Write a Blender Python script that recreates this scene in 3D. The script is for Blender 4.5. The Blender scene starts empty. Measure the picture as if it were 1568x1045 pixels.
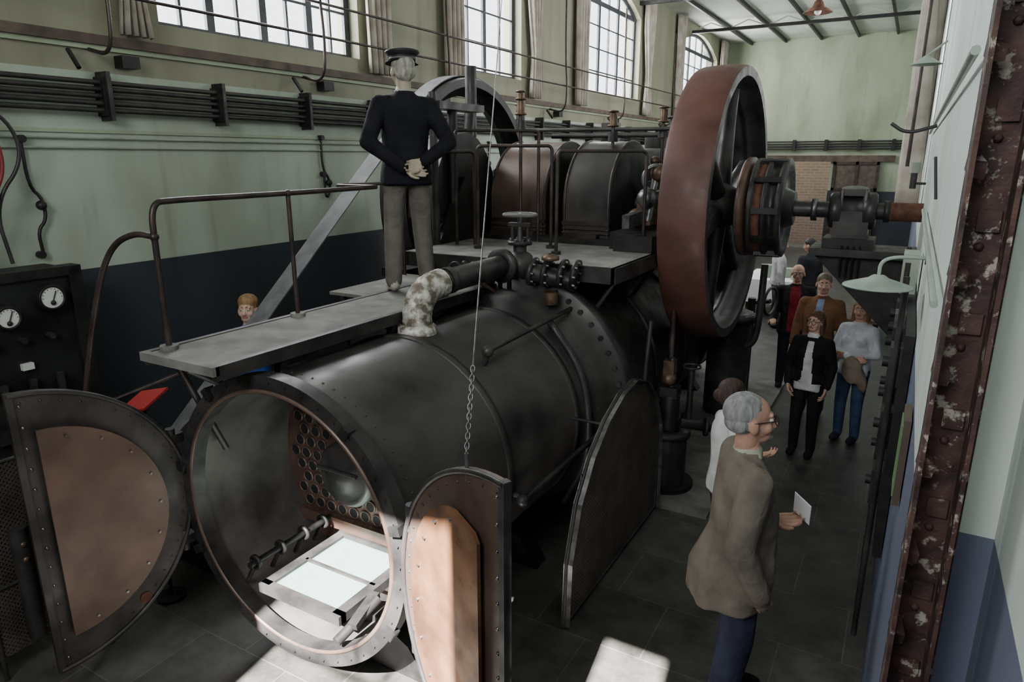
import bpy, math, random
from mathutils import Vector, Matrix, Euler
from mathutils.bvhtree import BVHTree
random.seed(7)
pi=math.pi
V=Vector
# ------------------------------------------------------------------ materials
def mat(name,c1,c2=None,rough=0.6,metal=0.0,scale=6.0,bump=0.0,spec=0.5,contrast=(0.35,0.65),detail=6,rvar=0.0,stretch=None,bdist=.02):
    m=bpy.data.materials.new(name); m.use_nodes=True
    nt=m.node_tree; b=nt.nodes['Principled BSDF']
    b.inputs['Roughness'].default_value=rough; b.inputs['Metallic'].default_value=metal
    b.inputs['Specular IOR Level'].default_value=spec
    c1=tuple(c1)+(1,)
    if c2 is None:
        b.inputs['Base Color'].default_value=c1
        c2=c1
    else: c2=tuple(c2)+(1,)
    tc=nt.nodes.new('ShaderNodeTexCoord'); no=nt.nodes.new('ShaderNodeTexNoise')
    no.inputs['Scale'].default_value=scale; no.inputs['Detail'].default_value=detail
    if stretch:
        mp=nt.nodes.new('ShaderNodeMapping'); mp.inputs['Scale'].default_value=stretch
        nt.links.new(tc.outputs['Object'],mp.inputs[0]); nt.links.new(mp.outputs[0],no.inputs['Vector'])
    else: nt.links.new(tc.outputs['Object'],no.inputs['Vector'])
    if c1!=c2:
        r=nt.nodes.new('ShaderNodeValToRGB')
        r.color_ramp.elements[0].position=contrast[0]; r.color_ramp.elements[1].position=contrast[1]
        r.color_ramp.elements[0].color=c1; r.color_ramp.elements[1].color=c2
        nt.links.new(no.outputs['Fac'],r.inputs['Fac']); nt.links.new(r.outputs['Color'],b.inputs['Base Color'])
    if rvar>0:
        n2=nt.nodes.new('ShaderNodeTexNoise'); n2.inputs['Scale'].default_value=scale*2.3; n2.inputs['Detail'].default_value=8
        nt.links.new(tc.outputs['Object'],n2.inputs['Vector'])
        mr=nt.nodes.new('ShaderNodeMapRange'); mr.inputs[1].default_value=.3; mr.inputs[2].default_value=.7
        mr.inputs[3].default_value=max(.05,rough-rvar); mr.inputs[4].default_value=min(1,rough+rvar)
        nt.links.new(n2.outputs['Fac'],mr.inputs[0]); nt.links.new(mr.outputs[0],b.inputs['Roughness'])
    if bump>0:
        bu=nt.nodes.new('ShaderNodeBump'); bu.inputs['Strength'].default_value=bump; bu.inputs['Distance'].default_value=bdist
        nt.links.new(no.outputs['Fac'],bu.inputs['Height']); nt.links.new(bu.outputs['Normal'],b.inputs['Normal'])
    return m
M={}
M['iron']=mat('iron_black',(.017,.016,.016),(.055,.05,.048),.48,.35,4,.2,rvar=.13)
M['iron2']=mat('iron_dark',(.010,.0095,.0095),(.028,.026,.025),.5,.35,8,.2)
M['shell']=mat('shell_iron',(.014,.013,.013),(.08,.071,.066),.47,.35,2.1,.22,contrast=(.30,.74),detail=13,rvar=.15,stretch=(1,.6,1))
M['inner']=mat('sooty_inner',(.04,.035,.034),(.12,.105,.1),.55,.25,3,.3)
M['brown']=mat('brown_iron',(.06,.037,.029),(.135,.088,.07),.42,.25,2.2,.12,rvar=.12,detail=11)
M['tubeplate']=mat('tube_plate_rust',(.055,.03,.024),(.12,.065,.048),.5,.2,5,.2)
M['rustwheel']=mat('red_oxide_paint',(.075,.03,.023),(.13,.054,.041),.55,.05,2.8,.15,detail=12,rvar=.12)
M['rust']=mat('rust',(.07,.028,.017),(.17,.075,.045),.8,.2,10,.5)
M['steel']=mat('worn_steel',(.10,.10,.10),(.24,.235,.23),.35,.8,12,.1)
M['brass']=mat('aged_brass',(.08,.047,.032),(.19,.12,.08),.45,.6,14,.1)
M['deck']=mat('deck_plate',(.10,.096,.088),(.20,.19,.172),.78,.05,5,.4,detail=10)
M['rail']=mat('rail_iron',(.032,.023,.021),(.078,.055,.05),.42,.5,6,.1)
M['belt']=mat('leather_belt',(.085,.085,.09),(.15,.15,.152),.75,0,6,.3)
M['wrap']=mat('foil_wrap',(.16,.13,.10),(.62,.59,.54),.5,.35,15,.9,contrast=(.42,.60),detail=9)
M['copper']=mat('patina_brass',(.10,.045,.025),(.28,.135,.07),.38,.45,3.5,.12,detail=11,rvar=.14)
M['cable']=mat('cable_black',(.013,.012,.012),(.032,.029,.027),.5,0,8)
M['white']=mat('white_enamel',(.7,.7,.67),None,.3)
M['capband']=mat('cap_band',(.12,.11,.10),None,.6)
M['black']=mat('soft_black',(.01,.01,.012),None,.6)
M['hole']=mat('hole_dark',(.002,.002,.002),None,.9)
M['frame']=mat('window_paint',(.02,.024,.032),(.04,.045,.055),.5,0,9)
M['curtain']=mat('curtain_cloth',(.30,.255,.21),(.45,.40,.345),.9,0,4,.1)
M['red']=mat('red_sign',(.36,.022,.022),None,.5)
M['greenlamp']=mat('enamel_green',(.23,.29,.24),(.33,.38,.33),.35,0,6)
M['marble']=mat('panel_slate',(.008,.008,.010),(.022,.022,.024),.3,0,3)
M['paper']=mat('paper',(.85,.85,.83),None,.8)
M['wood']=mat('old_wood',(.06,.043,.032),(.12,.085,.065),.7,0,5,.3)
M['redwire']=mat('red_cable',(.2,.015,.015),None,.5)
M['chalkgreen']=mat('board_green',(.10,.18,.08),(.13,.22,.10),.5,0,4)
M['plaster_white']=mat('ceiling_paint',(.40,.43,.36),(.5,.53,.45),.9,0,1.5)
M['conduitpaint']=mat('conduit_paint',(.24,.28,.22),(.33,.37,.30),.7,0,4)

def peeling():
    m=mat('peeling_rust_paint',(.020,.009,.008),(.07,.032,.025),.72,.1,11,.9,detail=12)
    nt=m.node_tree; b=nt.nodes['Principled BSDF']
    no=nt.nodes.new('ShaderNodeTexNoise'); no.inputs['Scale'].default_value=19; no.inputs['Detail'].default_value=12; no.inputs['Roughness'].default_value=.68
    tc=nt.nodes.new('ShaderNodeTexCoord'); nt.links.new(tc.outputs['Object'],no.inputs['Vector'])
    r=nt.nodes.new('ShaderNodeValToRGB'); r.color_ramp.elements[0].position=.56; r.color_ramp.elements[1].position=.625
    nt.links.new(no.outputs['Fac'],r.inputs['Fac'])
    old=b.inputs['Base Color'].links[0].from_socket
    mx=nt.nodes.new('ShaderNodeMix'); mx.data_type='RGBA'
    nt.links.new(r.outputs['Color'],mx.inputs[0]); nt.links.new(old,mx.inputs[6]); mx.inputs[7].default_value=(.30,.27,.235,1)
    nt.links.new(mx.outputs[2],b.inputs['Base Color'])
    return m
M['peel']=peeling()

def wallmat(name,green,upper,dado,zd,zu):
    m=bpy.data.materials.new(name); m.use_nodes=True; nt=m.node_tree; b=nt.nodes['Principled BSDF']
    b.inputs['Roughness'].default_value=.6; b.inputs['Specular IOR Level'].default_value=.35
    g=nt.nodes.new('ShaderNodeNewGeometry'); s=nt.nodes.new('ShaderNodeSeparateXYZ')
    nt.links.new(g.outputs['Position'],s.inputs[0])
    def gt(v):
        n=nt.nodes.new('ShaderNodeMath'); n.operation='GREATER_THAN'; n.inputs[1].default_value=v
        nt.links.new(s.outputs['Z'],n.inputs[0]); return n
    def mix(f,a,bb):
        n=nt.nodes.new('ShaderNodeMix'); n.data_type='RGBA'
        nt.links.new(f,n.inputs[0])
        for i,c in ((6,a),(7,bb)):
            if isinstance(c,tuple): n.inputs[i].default_value=c+(1,)
            else: nt.links.new(c,n.inputs[i])
        return n.outputs[2]
    n1=gt(zd); n2=gt(zu)
    c=mix(n1.outputs[0],dado,green); c=mix(n2.outputs[0],c,upper)
    def layer(c,scale,lo,hi,dark,zs,mult):
        no=nt.nodes.new('ShaderNodeTexNoise'); no.inputs['Scale'].default_value=scale; no.inputs['Detail'].default_value=11
        mp=nt.nodes.new('ShaderNodeMapping'); mp.inputs['Scale'].default_value=(1,1,zs)
        nt.links.new(g.outputs['Position'],mp.inputs[0]); nt.links.new(mp.outputs[0],no.inputs['Vector'])
        r=nt.nodes.new('ShaderNodeValToRGB'); r.color_ramp.elements[0].position=lo; r.color_ramp.elements[1].position=hi
        r.color_ramp.elements[0].color=dark+(1,); r.color_ramp.elements[1].color=(1,1,1,1)
        nt.links.new(no.outputs['Fac'],r.inputs['Fac'])
        mu=nt.nodes.new('ShaderNodeMix'); mu.data_type='RGBA'; mu.blend_type='MULTIPLY'; mu.inputs[0].default_value=mult
        nt.links.new(c,mu.inputs[6]); nt.links.new(r.outputs['Color'],mu.inputs[7]); return mu.outputs[2],no
    c,no=layer(c,1.3,.3,.62,(.70,.68,.63),.35,1)
    c,n5=layer(c,5,.28,.42,(.5,.46,.38),.12,.35)
    nt.links.new(c,b.inputs['Base Color'])
    bu=nt.nodes.new('ShaderNodeBump'); bu.inputs['Strength'].default_value=.2; nt.links.new(no.outputs['Fac'],bu.inputs['Height']); nt.links.new(bu.outputs['Normal'],b.inputs['Normal'])
    return m
M['wall']=wallmat('wall_two_tone',(.40,.455,.375),(.26,.255,.185),(.036,.041,.051),2.15,3.8)
M['wallback']=wallmat('wall_back_paint',(.34,.39,.285),(.34,.39,.275),(.04,.045,.06),2.0,3.6)
M['wallright']=wallmat('wall_right_paint',(.57,.64,.60),(.57,.64,.60),(.13,.15,.22),2.15,9)

def floormat():
    m=bpy.data.materials.new('stone_tiles'); m.use_nodes=True; nt=m.node_tree; b=nt.nodes['Principled BSDF']
    g=nt.nodes.new('ShaderNodeNewGeometry'); br=nt.nodes.new('ShaderNodeTexBrick')
    nt.links.new(g.outputs['Position'],br.inputs['Vector'])
    br.inputs['Scale'].default_value=1; br.inputs['Brick Width'].default_value=.75; br.inputs['Row Height'].default_value=.6
    br.inputs['Mortar Size'].default_value=.004; br.inputs['Color1'].default_value=(.045,.043,.04,1); br.inputs['Color2'].default_value=(.06,.058,.055,1)
    br.inputs['Mortar'].default_value=(.10,.095,.09,1)
    no=nt.nodes.new('ShaderNodeTexNoise'); no.inputs['Scale'].default_value=4; no.inputs['Detail'].default_value=12; no.inputs['Roughness'].default_value=.7
    nt.links.new(g.outputs['Position'],no.inputs['Vector'])
    r=nt.nodes.new('ShaderNodeValToRGB'); r.color_ramp.elements[0].position=.3; r.color_ramp.elements[1].position=.75
    r.color_ramp.elements[0].color=(.5,.5,.5,1); r.color_ramp.elements[1].color=(2.1,2.05,1.95,1)
    nt.links.new(no.outputs['Fac'],r.inputs['Fac'])
    mu=nt.nodes.new('ShaderNodeMix'); mu.data_type='RGBA'; mu.blend_type='MULTIPLY'; mu.inputs[0].default_value=1
    nt.links.new(br.outputs['Color'],mu.inputs[6]); nt.links.new(r.outputs['Color'],mu.inputs[7]); nt.links.new(mu.outputs[2],b.inputs['Base Color'])
    b.inputs['Roughness'].default_value=.42
    bu=nt.nodes.new('ShaderNodeBump'); bu.inputs['Strength'].default_value=.25; nt.links.new(no.outputs['Fac'],bu.inputs['Height']); nt.links.new(bu.outputs['Normal'],b.inputs['Normal'])
    return m
M['floor']=floormat()
def meshmat():
    m=mat('perforated_mesh',(.07,.055,.047),(.13,.10,.083),.5,.4,6)
    nt=m.node_tree; b=nt.nodes['Principled BSDF']; out=nt.nodes['Material Output']
    tc=nt.nodes.new('ShaderNodeTexCoord'); vo=nt.nodes.new('ShaderNodeTexVoronoi'); vo.inputs['Scale'].default_value=48; vo.inputs['Randomness'].default_value=0
    mp=nt.nodes.new('ShaderNodeMapping'); mp.inputs['Rotation'].default_value=(.785,0,0)
    nt.links.new(tc.outputs['Object'],mp.inputs[0]); nt.links.new(mp.outputs[0],vo.inputs['Vector'])
    mt=nt.nodes.new('ShaderNodeMath'); mt.operation='LESS_THAN'; mt.inputs[1].default_value=.36
    nt.links.new(vo.outputs['Distance'],mt.inputs[0])
    tr=nt.nodes.new('ShaderNodeBsdfTransparent'); mx=nt.nodes.new('ShaderNodeMixShader')
    nt.links.new(mt.outputs[0],mx.inputs[0]); nt.links.new(b.outputs[0],mx.inputs[1]); nt.links.new(tr.outputs[0],mx.inputs[2])
    nt.links.new(mx.outputs[0],out.inputs['Surface'])
    return m
M['mesh']=meshmat()
def glassmat():
    m=mat('glass_pane',(.22,.32,.29),None,.06); b=m.node_tree.nodes['Principled BSDF']
    b.inputs['Alpha'].default_value=.5; b.inputs['Specular IOR Level'].default_value=.9
    return m
M['glass']=glassmat()
def brickmat():
    m=mat('red_brick',(.3,.2,.15)); nt=m.node_tree; b=nt.nodes['Principled BSDF']
    br=nt.nodes.new('ShaderNodeTexBrick'); br.inputs['Scale'].default_value=1; br.inputs['Brick Width'].default_value=.3;br.inputs['Row Height'].default_value=.1
    br.inputs['Mortar Size'].default_value=.012; br.inputs['Color1'].default_value=(.26,.16,.11,1);br.inputs['Color2'].default_value=(.21,.13,.09,1);br.inputs['Mortar'].default_value=(.26,.23,.2,1)
    tc=nt.nodes.new('ShaderNodeTexCoord'); mp=nt.nodes.new('ShaderNodeMapping'); mp.inputs['Rotation'].default_value=(pi/2,0,0)
    nt.links.new(tc.outputs['Object'],mp.inputs[0]); nt.links.new(mp.outputs[0],br.inputs['Vector']); nt.links.new(br.outputs['Color'],b.inputs['Base Color'])
    return m
M['brick']=brickmat()

# ------------------------------------------------------------------ mesh builder
def perp(a):
    a=V(a).normalized(); t=V((0,0,1)) if abs(a.z)<.9 else V((1,0,0))
    u=a.cross(t).normalized(); return u,a.cross(u).normalized()
class MB:
    def __init__(s): s.v=[];s.f=[];s.m=[];s.s=[];s.mats=[]
    def mi(s,m):
        m=M[m] if isinstance(m,str) else m
        if m not in s.mats: s.mats.append(m)
        return s.mats.index(m)
    def add(s,vs,fs,m,smooth=False):
        o=len(s.v); s.v+=[tuple(v) for v in vs]; k=s.mi(m)
        for f in fs: s.f.append([i+o for i in f]); s.m.append(k); s.s.append(smooth)
    def box(s,c,d,m,rot=None,bev=0):
        R=Euler(rot).to_matrix() if rot else Matrix.Identity(3)
        x,y,z=d[0]/2,d[1]/2,d[2]/2
        vs=[V(c)+R@V((a*x,b*y,e*z)) for a in(-1,1) for b in(-1,1) for e in(-1,1)]
        s.add(vs,[(0,1,3,2),(4,6,7,5),(0,4,5,1),(2,3,7,6),(0,2,6,4),(1,5,7,3)],m)
    def b2(s,a,b,m):
        s.box([(a[i]+b[i])/2 for i in range(3)],[abs(b[i]-a[i]) for i in range(3)],m)
    def lathe(s,prof,o,ax,m,seg=48,a0=0,a1=2*pi,closed=False,smooth=True,ref=None):
        ax=V(ax).normalized()
        if ref: u=V(ref).normalized(); w=ax.cross(u)
        else: u,w=perp(ax)
        full=abs(a1-a0-2*pi)<1e-6; n=seg if full else seg+1
        vs=[]
        for i in range(n):
            a=a0+(a1-a0)*i/seg; d=u*math.cos(a)+w*math.sin(a)
            for r,h in prof: vs.append(V(o)+ax*h+d*r)
        k=len(prof); fs=[]
        kk=k if closed else k-1
        for i in range(seg):
            j=(i+1)%n
            for q in range(kk):
                q2=(q+1)%k; fs.append((i*k+q,j*k+q,j*k+q2,i*k+q2))
        s.add(vs,fs,m,smooth)
    def cyl(s,p0,p1,r,m,r2=None,seg=20,caps=True):
        p0=V(p0);p1=V(p1); r2=r if r2 is None else r2; L=(p1-p0).length
        if L<1e-6:return
        pr=[(r,0),(r2,L)]
        s.lathe(pr,p0,p1-p0,m,seg)
        if caps:
            u,w=perp(p1-p0)
            for p,rr in((p0,r),(p1,r2)):
                s.add([p+u*math.cos(2*pi*i/seg)*rr+w*math.sin(2*pi*i/seg)*rr for i in range(seg)],[tuple(range(seg))],m)
    def sph(s,c,r,m,sc=(1,1,1),seg=16,R=None):
        vs=[];fs=[];n=seg//2
        R=R or Matrix.Identity(3)
        for i in range(n+1):
            for j in range(seg):
                a=pi*i/n;b=2*pi*j/seg
                vs.append(V(c)+R@V((r*sc[0]*math.sin(a)*math.cos(b),r*sc[1]*math.sin(a)*math.sin(b),r*sc[2]*math.cos(a))))
        for i in range(n):
            for j in range(seg):
                fs.append((i*seg+j,i*seg+(j+1)%seg,(i+1)*seg+(j+1)%seg,(i+1)*seg+j))
        s.add(vs,fs,m,True)
    def tube(s,pts,r,m,seg=10,closed=False,caps=True):
        pts=[V(p) for p in pts];n=len(pts)
        def tan(i):
            if closed: return (pts[(i+1)%n]-pts[i-1]).normalized()
            return (pts[min(i+1,n-1)]-pts[max(i-1,0)]).normalized()
        t=tan(0);u,w=perp(t);vs=[]
        for i in range(n):
            t2=tan(i); u=(u-t2*u.dot(t2)).normalized(); w=t2.cross(u)
            rr=r[min(i,len(r)-1)] if isinstance(r,(list,tuple)) else r
            for j in range(seg):
                a=2*pi*j/seg; vs.append(pts[i]+u*math.cos(a)*rr+w*math.sin(a)*rr)
        fs=[]
        for i in range(n if closed else n-1):
            k=(i+1)%n
            for j in range(seg): fs.append((i*seg+j,i*seg+(j+1)%seg,k*seg+(j+1)%seg,k*seg+j))
        s.add(vs,fs,m,True)
        if caps and not closed:
            s.add(vs[:seg],[tuple(range(seg))],m); s.add(vs[-seg:],[tuple(range(seg))],m)
    def torus(s,c,ax,R,r,m,seg=24,sub=8):
        u,w=perp(ax)
        s.tube([V(c)+u*math.cos(2*pi*i/seg)*R+w*math.sin(2*pi*i/seg)*R for i in range(seg)],r,m,sub,closed=True)
    def prism(s,poly,O,U,Vv,th,m):
        O=V(O);U=V(U).normalized();Vv=V(Vv).normalized();N=U.cross(Vv).normalized()
        a=[O+U*p[0]+Vv*p[1] for p in poly]; b=[p+N*th for p in a];n=len(poly)
        s.add(a+b,[tuple(range(n)),tuple(range(2*n-1,n-1,-1))]+[(i,(i+1)%n,n+(i+1)%n,n+i) for i in range(n)],m)
    def bolts(s,c,ax,R,n,r,m,h=.02,a0=0,a1=2*pi,ref=None):
        ax=V(ax).normalized()
        if ref: u=V(ref);w=ax.cross(u)
        else: u,w=perp(ax)
        for i in range(n):
            a=a0+(a1-a0)*i/n; p=V(c)+u*math.cos(a)*R+w*math.sin(a)*R
            s.cyl(p-ax*.002,p+ax*h,r,m,seg=6)
    def obj(s,name,parent=None):
        me=bpy.data.meshes.new(name); me.from_pydata(s.v,[],s.f)
        for m in s.mats: me.materials.append(m)
        me.polygons.foreach_set('material_index',s.m); me.polygons.foreach_set('use_smooth',s.s)
        import bmesh
        bm=bmesh.new(); bm.from_mesh(me); bmesh.ops.recalc_face_normals(bm,faces=bm.faces); bm.to_mesh(me); bm.free()
        me.update()
        o=bpy.data.objects.new(name,me); bpy.context.collection.objects.link(o)
        if parent: o.parent=parent
        return o
def empty(name,parent=None):
    e=bpy.data.objects.new(name,None); bpy.context.collection.objects.link(e)
    if parent: e.parent=parent
    return e
def chaikin(p,it=3):
    p=[V(q) for q in p]
    for _ in range(it):
        q=[p[0]]
        for a,b in zip(p[:-1],p[1:]): q+= [a*.75+b*.25,a*.25+b*.75]
        q.append(p[-1]); p=q
    return p

# ------------------------------------------------------------------ room
W=-6.2; RX=.12; D=26.; ZC=6.9; Y0=-2.5; TH=.35
def wall_open(name,fixed,axis,rng,ops,m,outw):
    mb=MB()
    def P(t,z,d=0):
        return (fixed+outw*d,t,z) if axis=='Y' else (t,fixed+outw*d,z)
    def quad(a,b,c,d): mb.add([a,b,c,d],[(0,1,2,3)],m)
    t=rng[0]
    for (a,b,z0,z1,rise) in sorted(ops):
        if a>t: quad(P(t,0),P(a,0),P(a,ZC),P(t,ZC))
        if z0>0: quad(P(a,0),P(b,0),P(b,z0),P(a,z0)); quad(P(a,z0),P(b,z0),P(b,z0,TH),P(a,z0,TH))
        N=14 if rise>0 else 1
        zz=lambda u: z1+rise*(1-(2*u-1)**2)
        for i in range(N):
            u0=i/N;u1=(i+1)/N;ta=a+(b-a)*u0;tb=a+(b-a)*u1
            quad(P(ta,zz(u0)),P(tb,zz(u1)),P(tb,ZC),P(ta,ZC))
            quad(P(ta,zz(u0)),P(tb,zz(u1)),P(tb,zz(u1),TH),P(ta,zz(u0),TH))
        quad(P(a,z0),P(a,z1),P(a,z1,TH),P(a,z0,TH)); quad(P(b,z0),P(b,z1),P(b,z1,TH),P(b,z0,TH))
        t=b
    if t<rng[1]: quad(P(t,0),P(rng[1],0),P(rng[1],ZC),P(t,ZC))
    return mb.obj(name)
LW=[(4.3,7.0,4.28,6.35,.4),(9.2,11.15,4.4,6.3,.45),(13.8,17.1,4.45,6.3,.45),(20.4,24.6,4.5,6.2,.5)]
RW=[(10.3,12.3,3.6,6.2,.3),(15.5,18.0,3.6,6.2,.3)]
NW=[(-2.62,-.80,3.9,6.55,0),(-.62,-.10,5.0,6.50,0)]
wall_open('wall_left',W,'Y',(Y0,D),LW,'wall',-1)
wall_open('wall_right',RX,'Y',(1.97,D),RW,'wallright',1)
wall_open('wall_back',D,'X',(W,RX),[(-3.7,-2.5,0,2.95,0)],'wallback',1)
wall_open('wall_front',Y0,'X',(W,.3),NW,'wall',-1)
mb=MB(); mb.add([(.3,Y0,0),(.3,1.97,0),(.3,1.97,ZC),(.3,Y0,ZC)],[(0,1,2,3)],'wallright'); mb.add([(.3,1.97,0),(RX,1.97,0),(RX,1.97,ZC),(.3,1.97,ZC)],[(0,1,2,3)],'wallright'); mb.obj('wall_right_recess')
mb=MB(); mb.b2((W-.4,Y0-.4,-.1),(.7,D+2.5,0),'floor'); mb.obj('floor')
mb=MB(); mb.b2((W-.4,Y0-.1,ZC),(.7,D+.4,ZC+.1),'plaster_white')
mb.obj('ceiling')
mb=MB()
for x in (-5.4,-4.3,-3.2,-2.1,-1.0): mb.b2((x-.03,Y0,ZC-.1),(x+.03,D,ZC),'iron2')
mb.obj('trim_1')
mb=MB()
for y in (8,12.5,17,21.5):
    mb.b2((W,y-.05,ZC-.3),(RX,y+.05,ZC-.22),'iron2')
    n=6
    for i in range(n):
        x0=W+(RX-W)*i/n;x1=W+(RX-W)*(i+1)/n;xm=(x0+x1)/2
        mb.tube([(x0,y,ZC-.25),(xm,y,ZC-.05),(x1,y,ZC-.25)],.018,'plaster_white',6)
mb.obj('roof_truss')
mb=MB(); mb.b2((W,Y0,4.02),(W+.07,D,4.1),'wood'); mb.obj('trim_2')
mb=MB(); mb.b2((W,Y0,3.98),(W+.035,D,4.02),'wallback'); mb.b2((W,Y0,3.30),(W+.02,D,3.33),'wallback'); mb.obj('trim_3')
mb=MB(); mb.b2((-4.6,D+1.6,0),(-1.6,D+1.8,3.4),'brick'); mb.obj('brick_wall')
mb=MB(); mb.b2((-2.4,D-.08,0.02),(-1.02,D-.02,2.95),'wood')
for x in (-2.4,-1.72,-1.1): mb.b2((x,D-.12,0.02),(x+.09,D-.07,2.95),'rail')
for z in (.02,1.0,2.0,2.85): mb.b2((-2.4,D-.12,z),(-1.02,D-.07,z+.1),'rail')
mb.obj('door_1')
mb=MB(); mb.b2((-4.6,D-.1,2.95),(-.6,D-.01,3.15),'wood'); mb.obj('trim_4')

def window(name,fixed,axis,outw,op,cols,rows):
    a,b,z0,z1,rise=op; mb=MB(); off=.16
    def P(t,z,d): return (fixed+outw*(off+d),t,z) if axis=='Y' else (t,fixed+outw*(off+d),z)
    zz=lambda t: z1+rise*(1-(2*(t-a)/(b-a)-1)**2)
    def vb(t,w,zt): mb.b2(P(t-w,z0,-.02),P(t+w,zt,.02),'frame')
    for i in range(cols+1):
        t=a+(b-a)*i/cols; w=.045 if i%2==0 else .014
        t=min(max(t,a+w),b-w)
        vb(t,w,max(zz(t)-.02,z1-.01))
    for j in range(rows+1):
        z=z0+(z1-z0)*j/rows; w=.05 if j in(0,rows) else .014
        mb.b2(P(a,z-w+(w if j==0 else 0),-.015),P(b,z+w,.015),'frame')
    if rise>0:
        N=16; mb.tube([P(a+(b-a)*i/N,zz(a+(b-a)*i/N)-.03,0) for i in range(N+1)],.045,'frame',6)
    return mb.obj(name)
k=1
for op,c in zip(LW,(8,4,6,6)): window('window_%d'%k,W,'Y',-1,op,c,4);k+=1
for op in RW: window('window_%d'%k,RX,'Y',1,op,4,5);k+=1
for op,c in zip(NW,(2,1)): window('window_%d'%k,Y0,'X',-1,op,c,2);k+=1

def curtain(name,x,y0,y1,z0,z1,amp=.05,tie=None):
    mb=MB();N=40;R=14;vs=[];fs=[]
    for j in range(R+1):
        z=z0+(z1-z0)*j/R
        sq=1.0
        if tie is not None: sq=.35+.65*min(1,abs(z-tie)/1.1)
        for i in range(N+1):
            u=i/N; c=(y0+y1)/2; y=c+(u-.5)*(y1-y0)*sq
            vs.append((x+amp*math.sin(u*pi*9+z*.6)*(1.0),y,z))
    for j in range(R):
        for i in range(N): fs.append((j*(N+1)+i,j*(N+1)+i+1,(j+1)*(N+1)+i+1,(j+1)*(N+1)+i))
    mb.add(vs,fs,'curtain',True)
    o=mb.obj(name); md=o.modifiers.new('s','SOLIDIFY'); md.thickness=.006
    return o
for y0,y1,t in ((3.75,4.25,4.6),(7.05,7.5,None),(8.7,9.2,None),(11.2,11.75,4.8),(13.2,13.75,None),(17.15,17.8,5),(19.8,20.4,None),(24.7,25.4,None)):
    curtain('window_curtain',W+.12,y0,y1,4.12,6.85,tie=t)
for y0,y1 in ((9.6,10.3),(12.3,13.0),(14.9,15.5)): curtain('window_curtain',RX-.17,y0,y1,2.5,6.3,amp=.13,tie=3.3)

# ------------------------------------------------------------------ wall services
mb=MB()
for z in (3.49,3.545,3.60,3.655,3.71): mb.tube([(W+.10,-1.5,z)]+[(W+.10+random.uniform(-.01,.01),y,z+random.uniform(-.01,.01)) for y in range(0,25,2)]+[(W+.10,D-.3,z)],.021,'cable',8)
y=1.35
while y<25.5:
    mb.b2((W+.01,y-.04,3.44),(W+.14,y+.04,3.76),'iron2'); mb.b2((W+.01,y-.018,3.40),(W+.17,y+.018,3.80),'iron'); y+=1.15
mb.obj('cable_rack')
mb=MB()
for z in (3.36,3.44,3.52,3.60): mb.tube([(W+.4,D-.12,z),(RX-.1,D-.12,z)],.025,'cable',8)
x=W+.5
while x<0: mb.b2((x-.05,D-.17,3.3),(x+.05,D-.01,3.66),'iron2'); x+=1.0
mb.obj('cable_rack')
mb=MB()
for i,(y,z) in enumerate(((2.5,3.2),(2.62,3.0),(2.75,3.1),(2.4,2.9),(2.55,2.75),(2.3,3.05))):
    mb.tube(chaikin([(W+.22,2.0+i*.12,3.6),(W+.24,y,3.45),(W+.24,y+.12,z),(W+.2,y-.15,z-.35),(W+.22,y-.1,2.3)]),.015,'redwire' if i==1 else 'cable',8)
mb.obj('hanging_cables')
mb=MB()
for z in(3.18,3.26): mb.tube([(W+.03,Y0+.1,z),(W+.03,D-.2,z-.02)],.009,'conduitpaint',6)
for yy,zt,zb in ((2.95,3.22,2.32),(6.2,3.3,2.9),(10,3.3,3.0)):
    mb.tube(chaikin([(W+.03,yy,zt),(W+.03,yy,zt-.35),(W+.05,yy+.08,zt-.45),(W+.05,yy+.08,zt-.62),(W+.05,yy,zt-.7),(W+.03,yy+.02,zb+.02)],2),.014,'iron2',8)
    mb.cyl((W+.005,yy,zt+.02),(W+.07,yy,zt+.02),.03,'iron2'); mb.cyl((W+.005,yy,zb),(W+.06,yy,zb),.03,'iron2'); mb.sph((W+.07,yy+.05,zt-.5),.04,'iron2')
mb.obj('electrical_conduit')
mb=MB()
for z in (4.38,4.72): mb.tube([(W+.35,Y0+.1,z),(W+.35,D-.2,z)],.014,'rail',8)
for yy in (1.0,3.6,6.0,8.4,12.2,15.2,18.8):
    mb.tube(chaikin([(W+.02,yy,3.98),(W+.35,yy,3.9),(W+.4,yy,4.3),(W+.35,yy,4.9),(W+.35,yy,6.2)]),.016,'rail',8)
    mb.box((W+.07,yy+.3,3.90),(.12,.16,.1),'iron2'); mb.tube([(W+.08,yy-.2,3.95),(W+.2,yy-.2,3.8)],.02,'iron2',6)
mb.obj('overhead_rail')

# ------------------------------------------------------------------ steam engine
eng=empty('steam_engine')
BX,BZ,R=-2.9,1.05,.88
Yax=(0,1,0)
mb=MB()
o=(BX,0,BZ)
mb.lathe([(R-.02,2.46),(R-.02,4.72),(R+.05,4.74),(R+.09,4.95),(1.12,5.02)],o,Yax,'shell',96)
mb.lathe([(R-.06,2.46),(R-.06,3.22)],o,Yax,'inner',96)
for prof,sm in (([(R-.09,2.40),(R+.015,2.40)],False),([(R+.015,2.40),(R+.015,2.49)],True),([(R+.015,2.49),(R-.02,2.49)],False),([(R-.09,2.40),(R-.09,2.49)],True),([(R-.09,2.49),(R-.05,2.49)],False)):
    mb.lathe(prof,o,Yax,'iron',96,smooth=sm)
mb.lathe([(R-.088,2.40),(R-.083,2.390),(R-.07,2.390),(R-.065,2.40)],o,Yax,'brown',96)
mb.bolts((BX,2.40,BZ),(0,-1,0),R-.02,44,.008,'iron',h=.010)
for y in (3.55,4.6): mb.lathe([(R-.02,y-.035),(R-.010,y-.03),(R-.010,y+.03),(R-.02,y+.035)],o,Yax,'shell',96)
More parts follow.
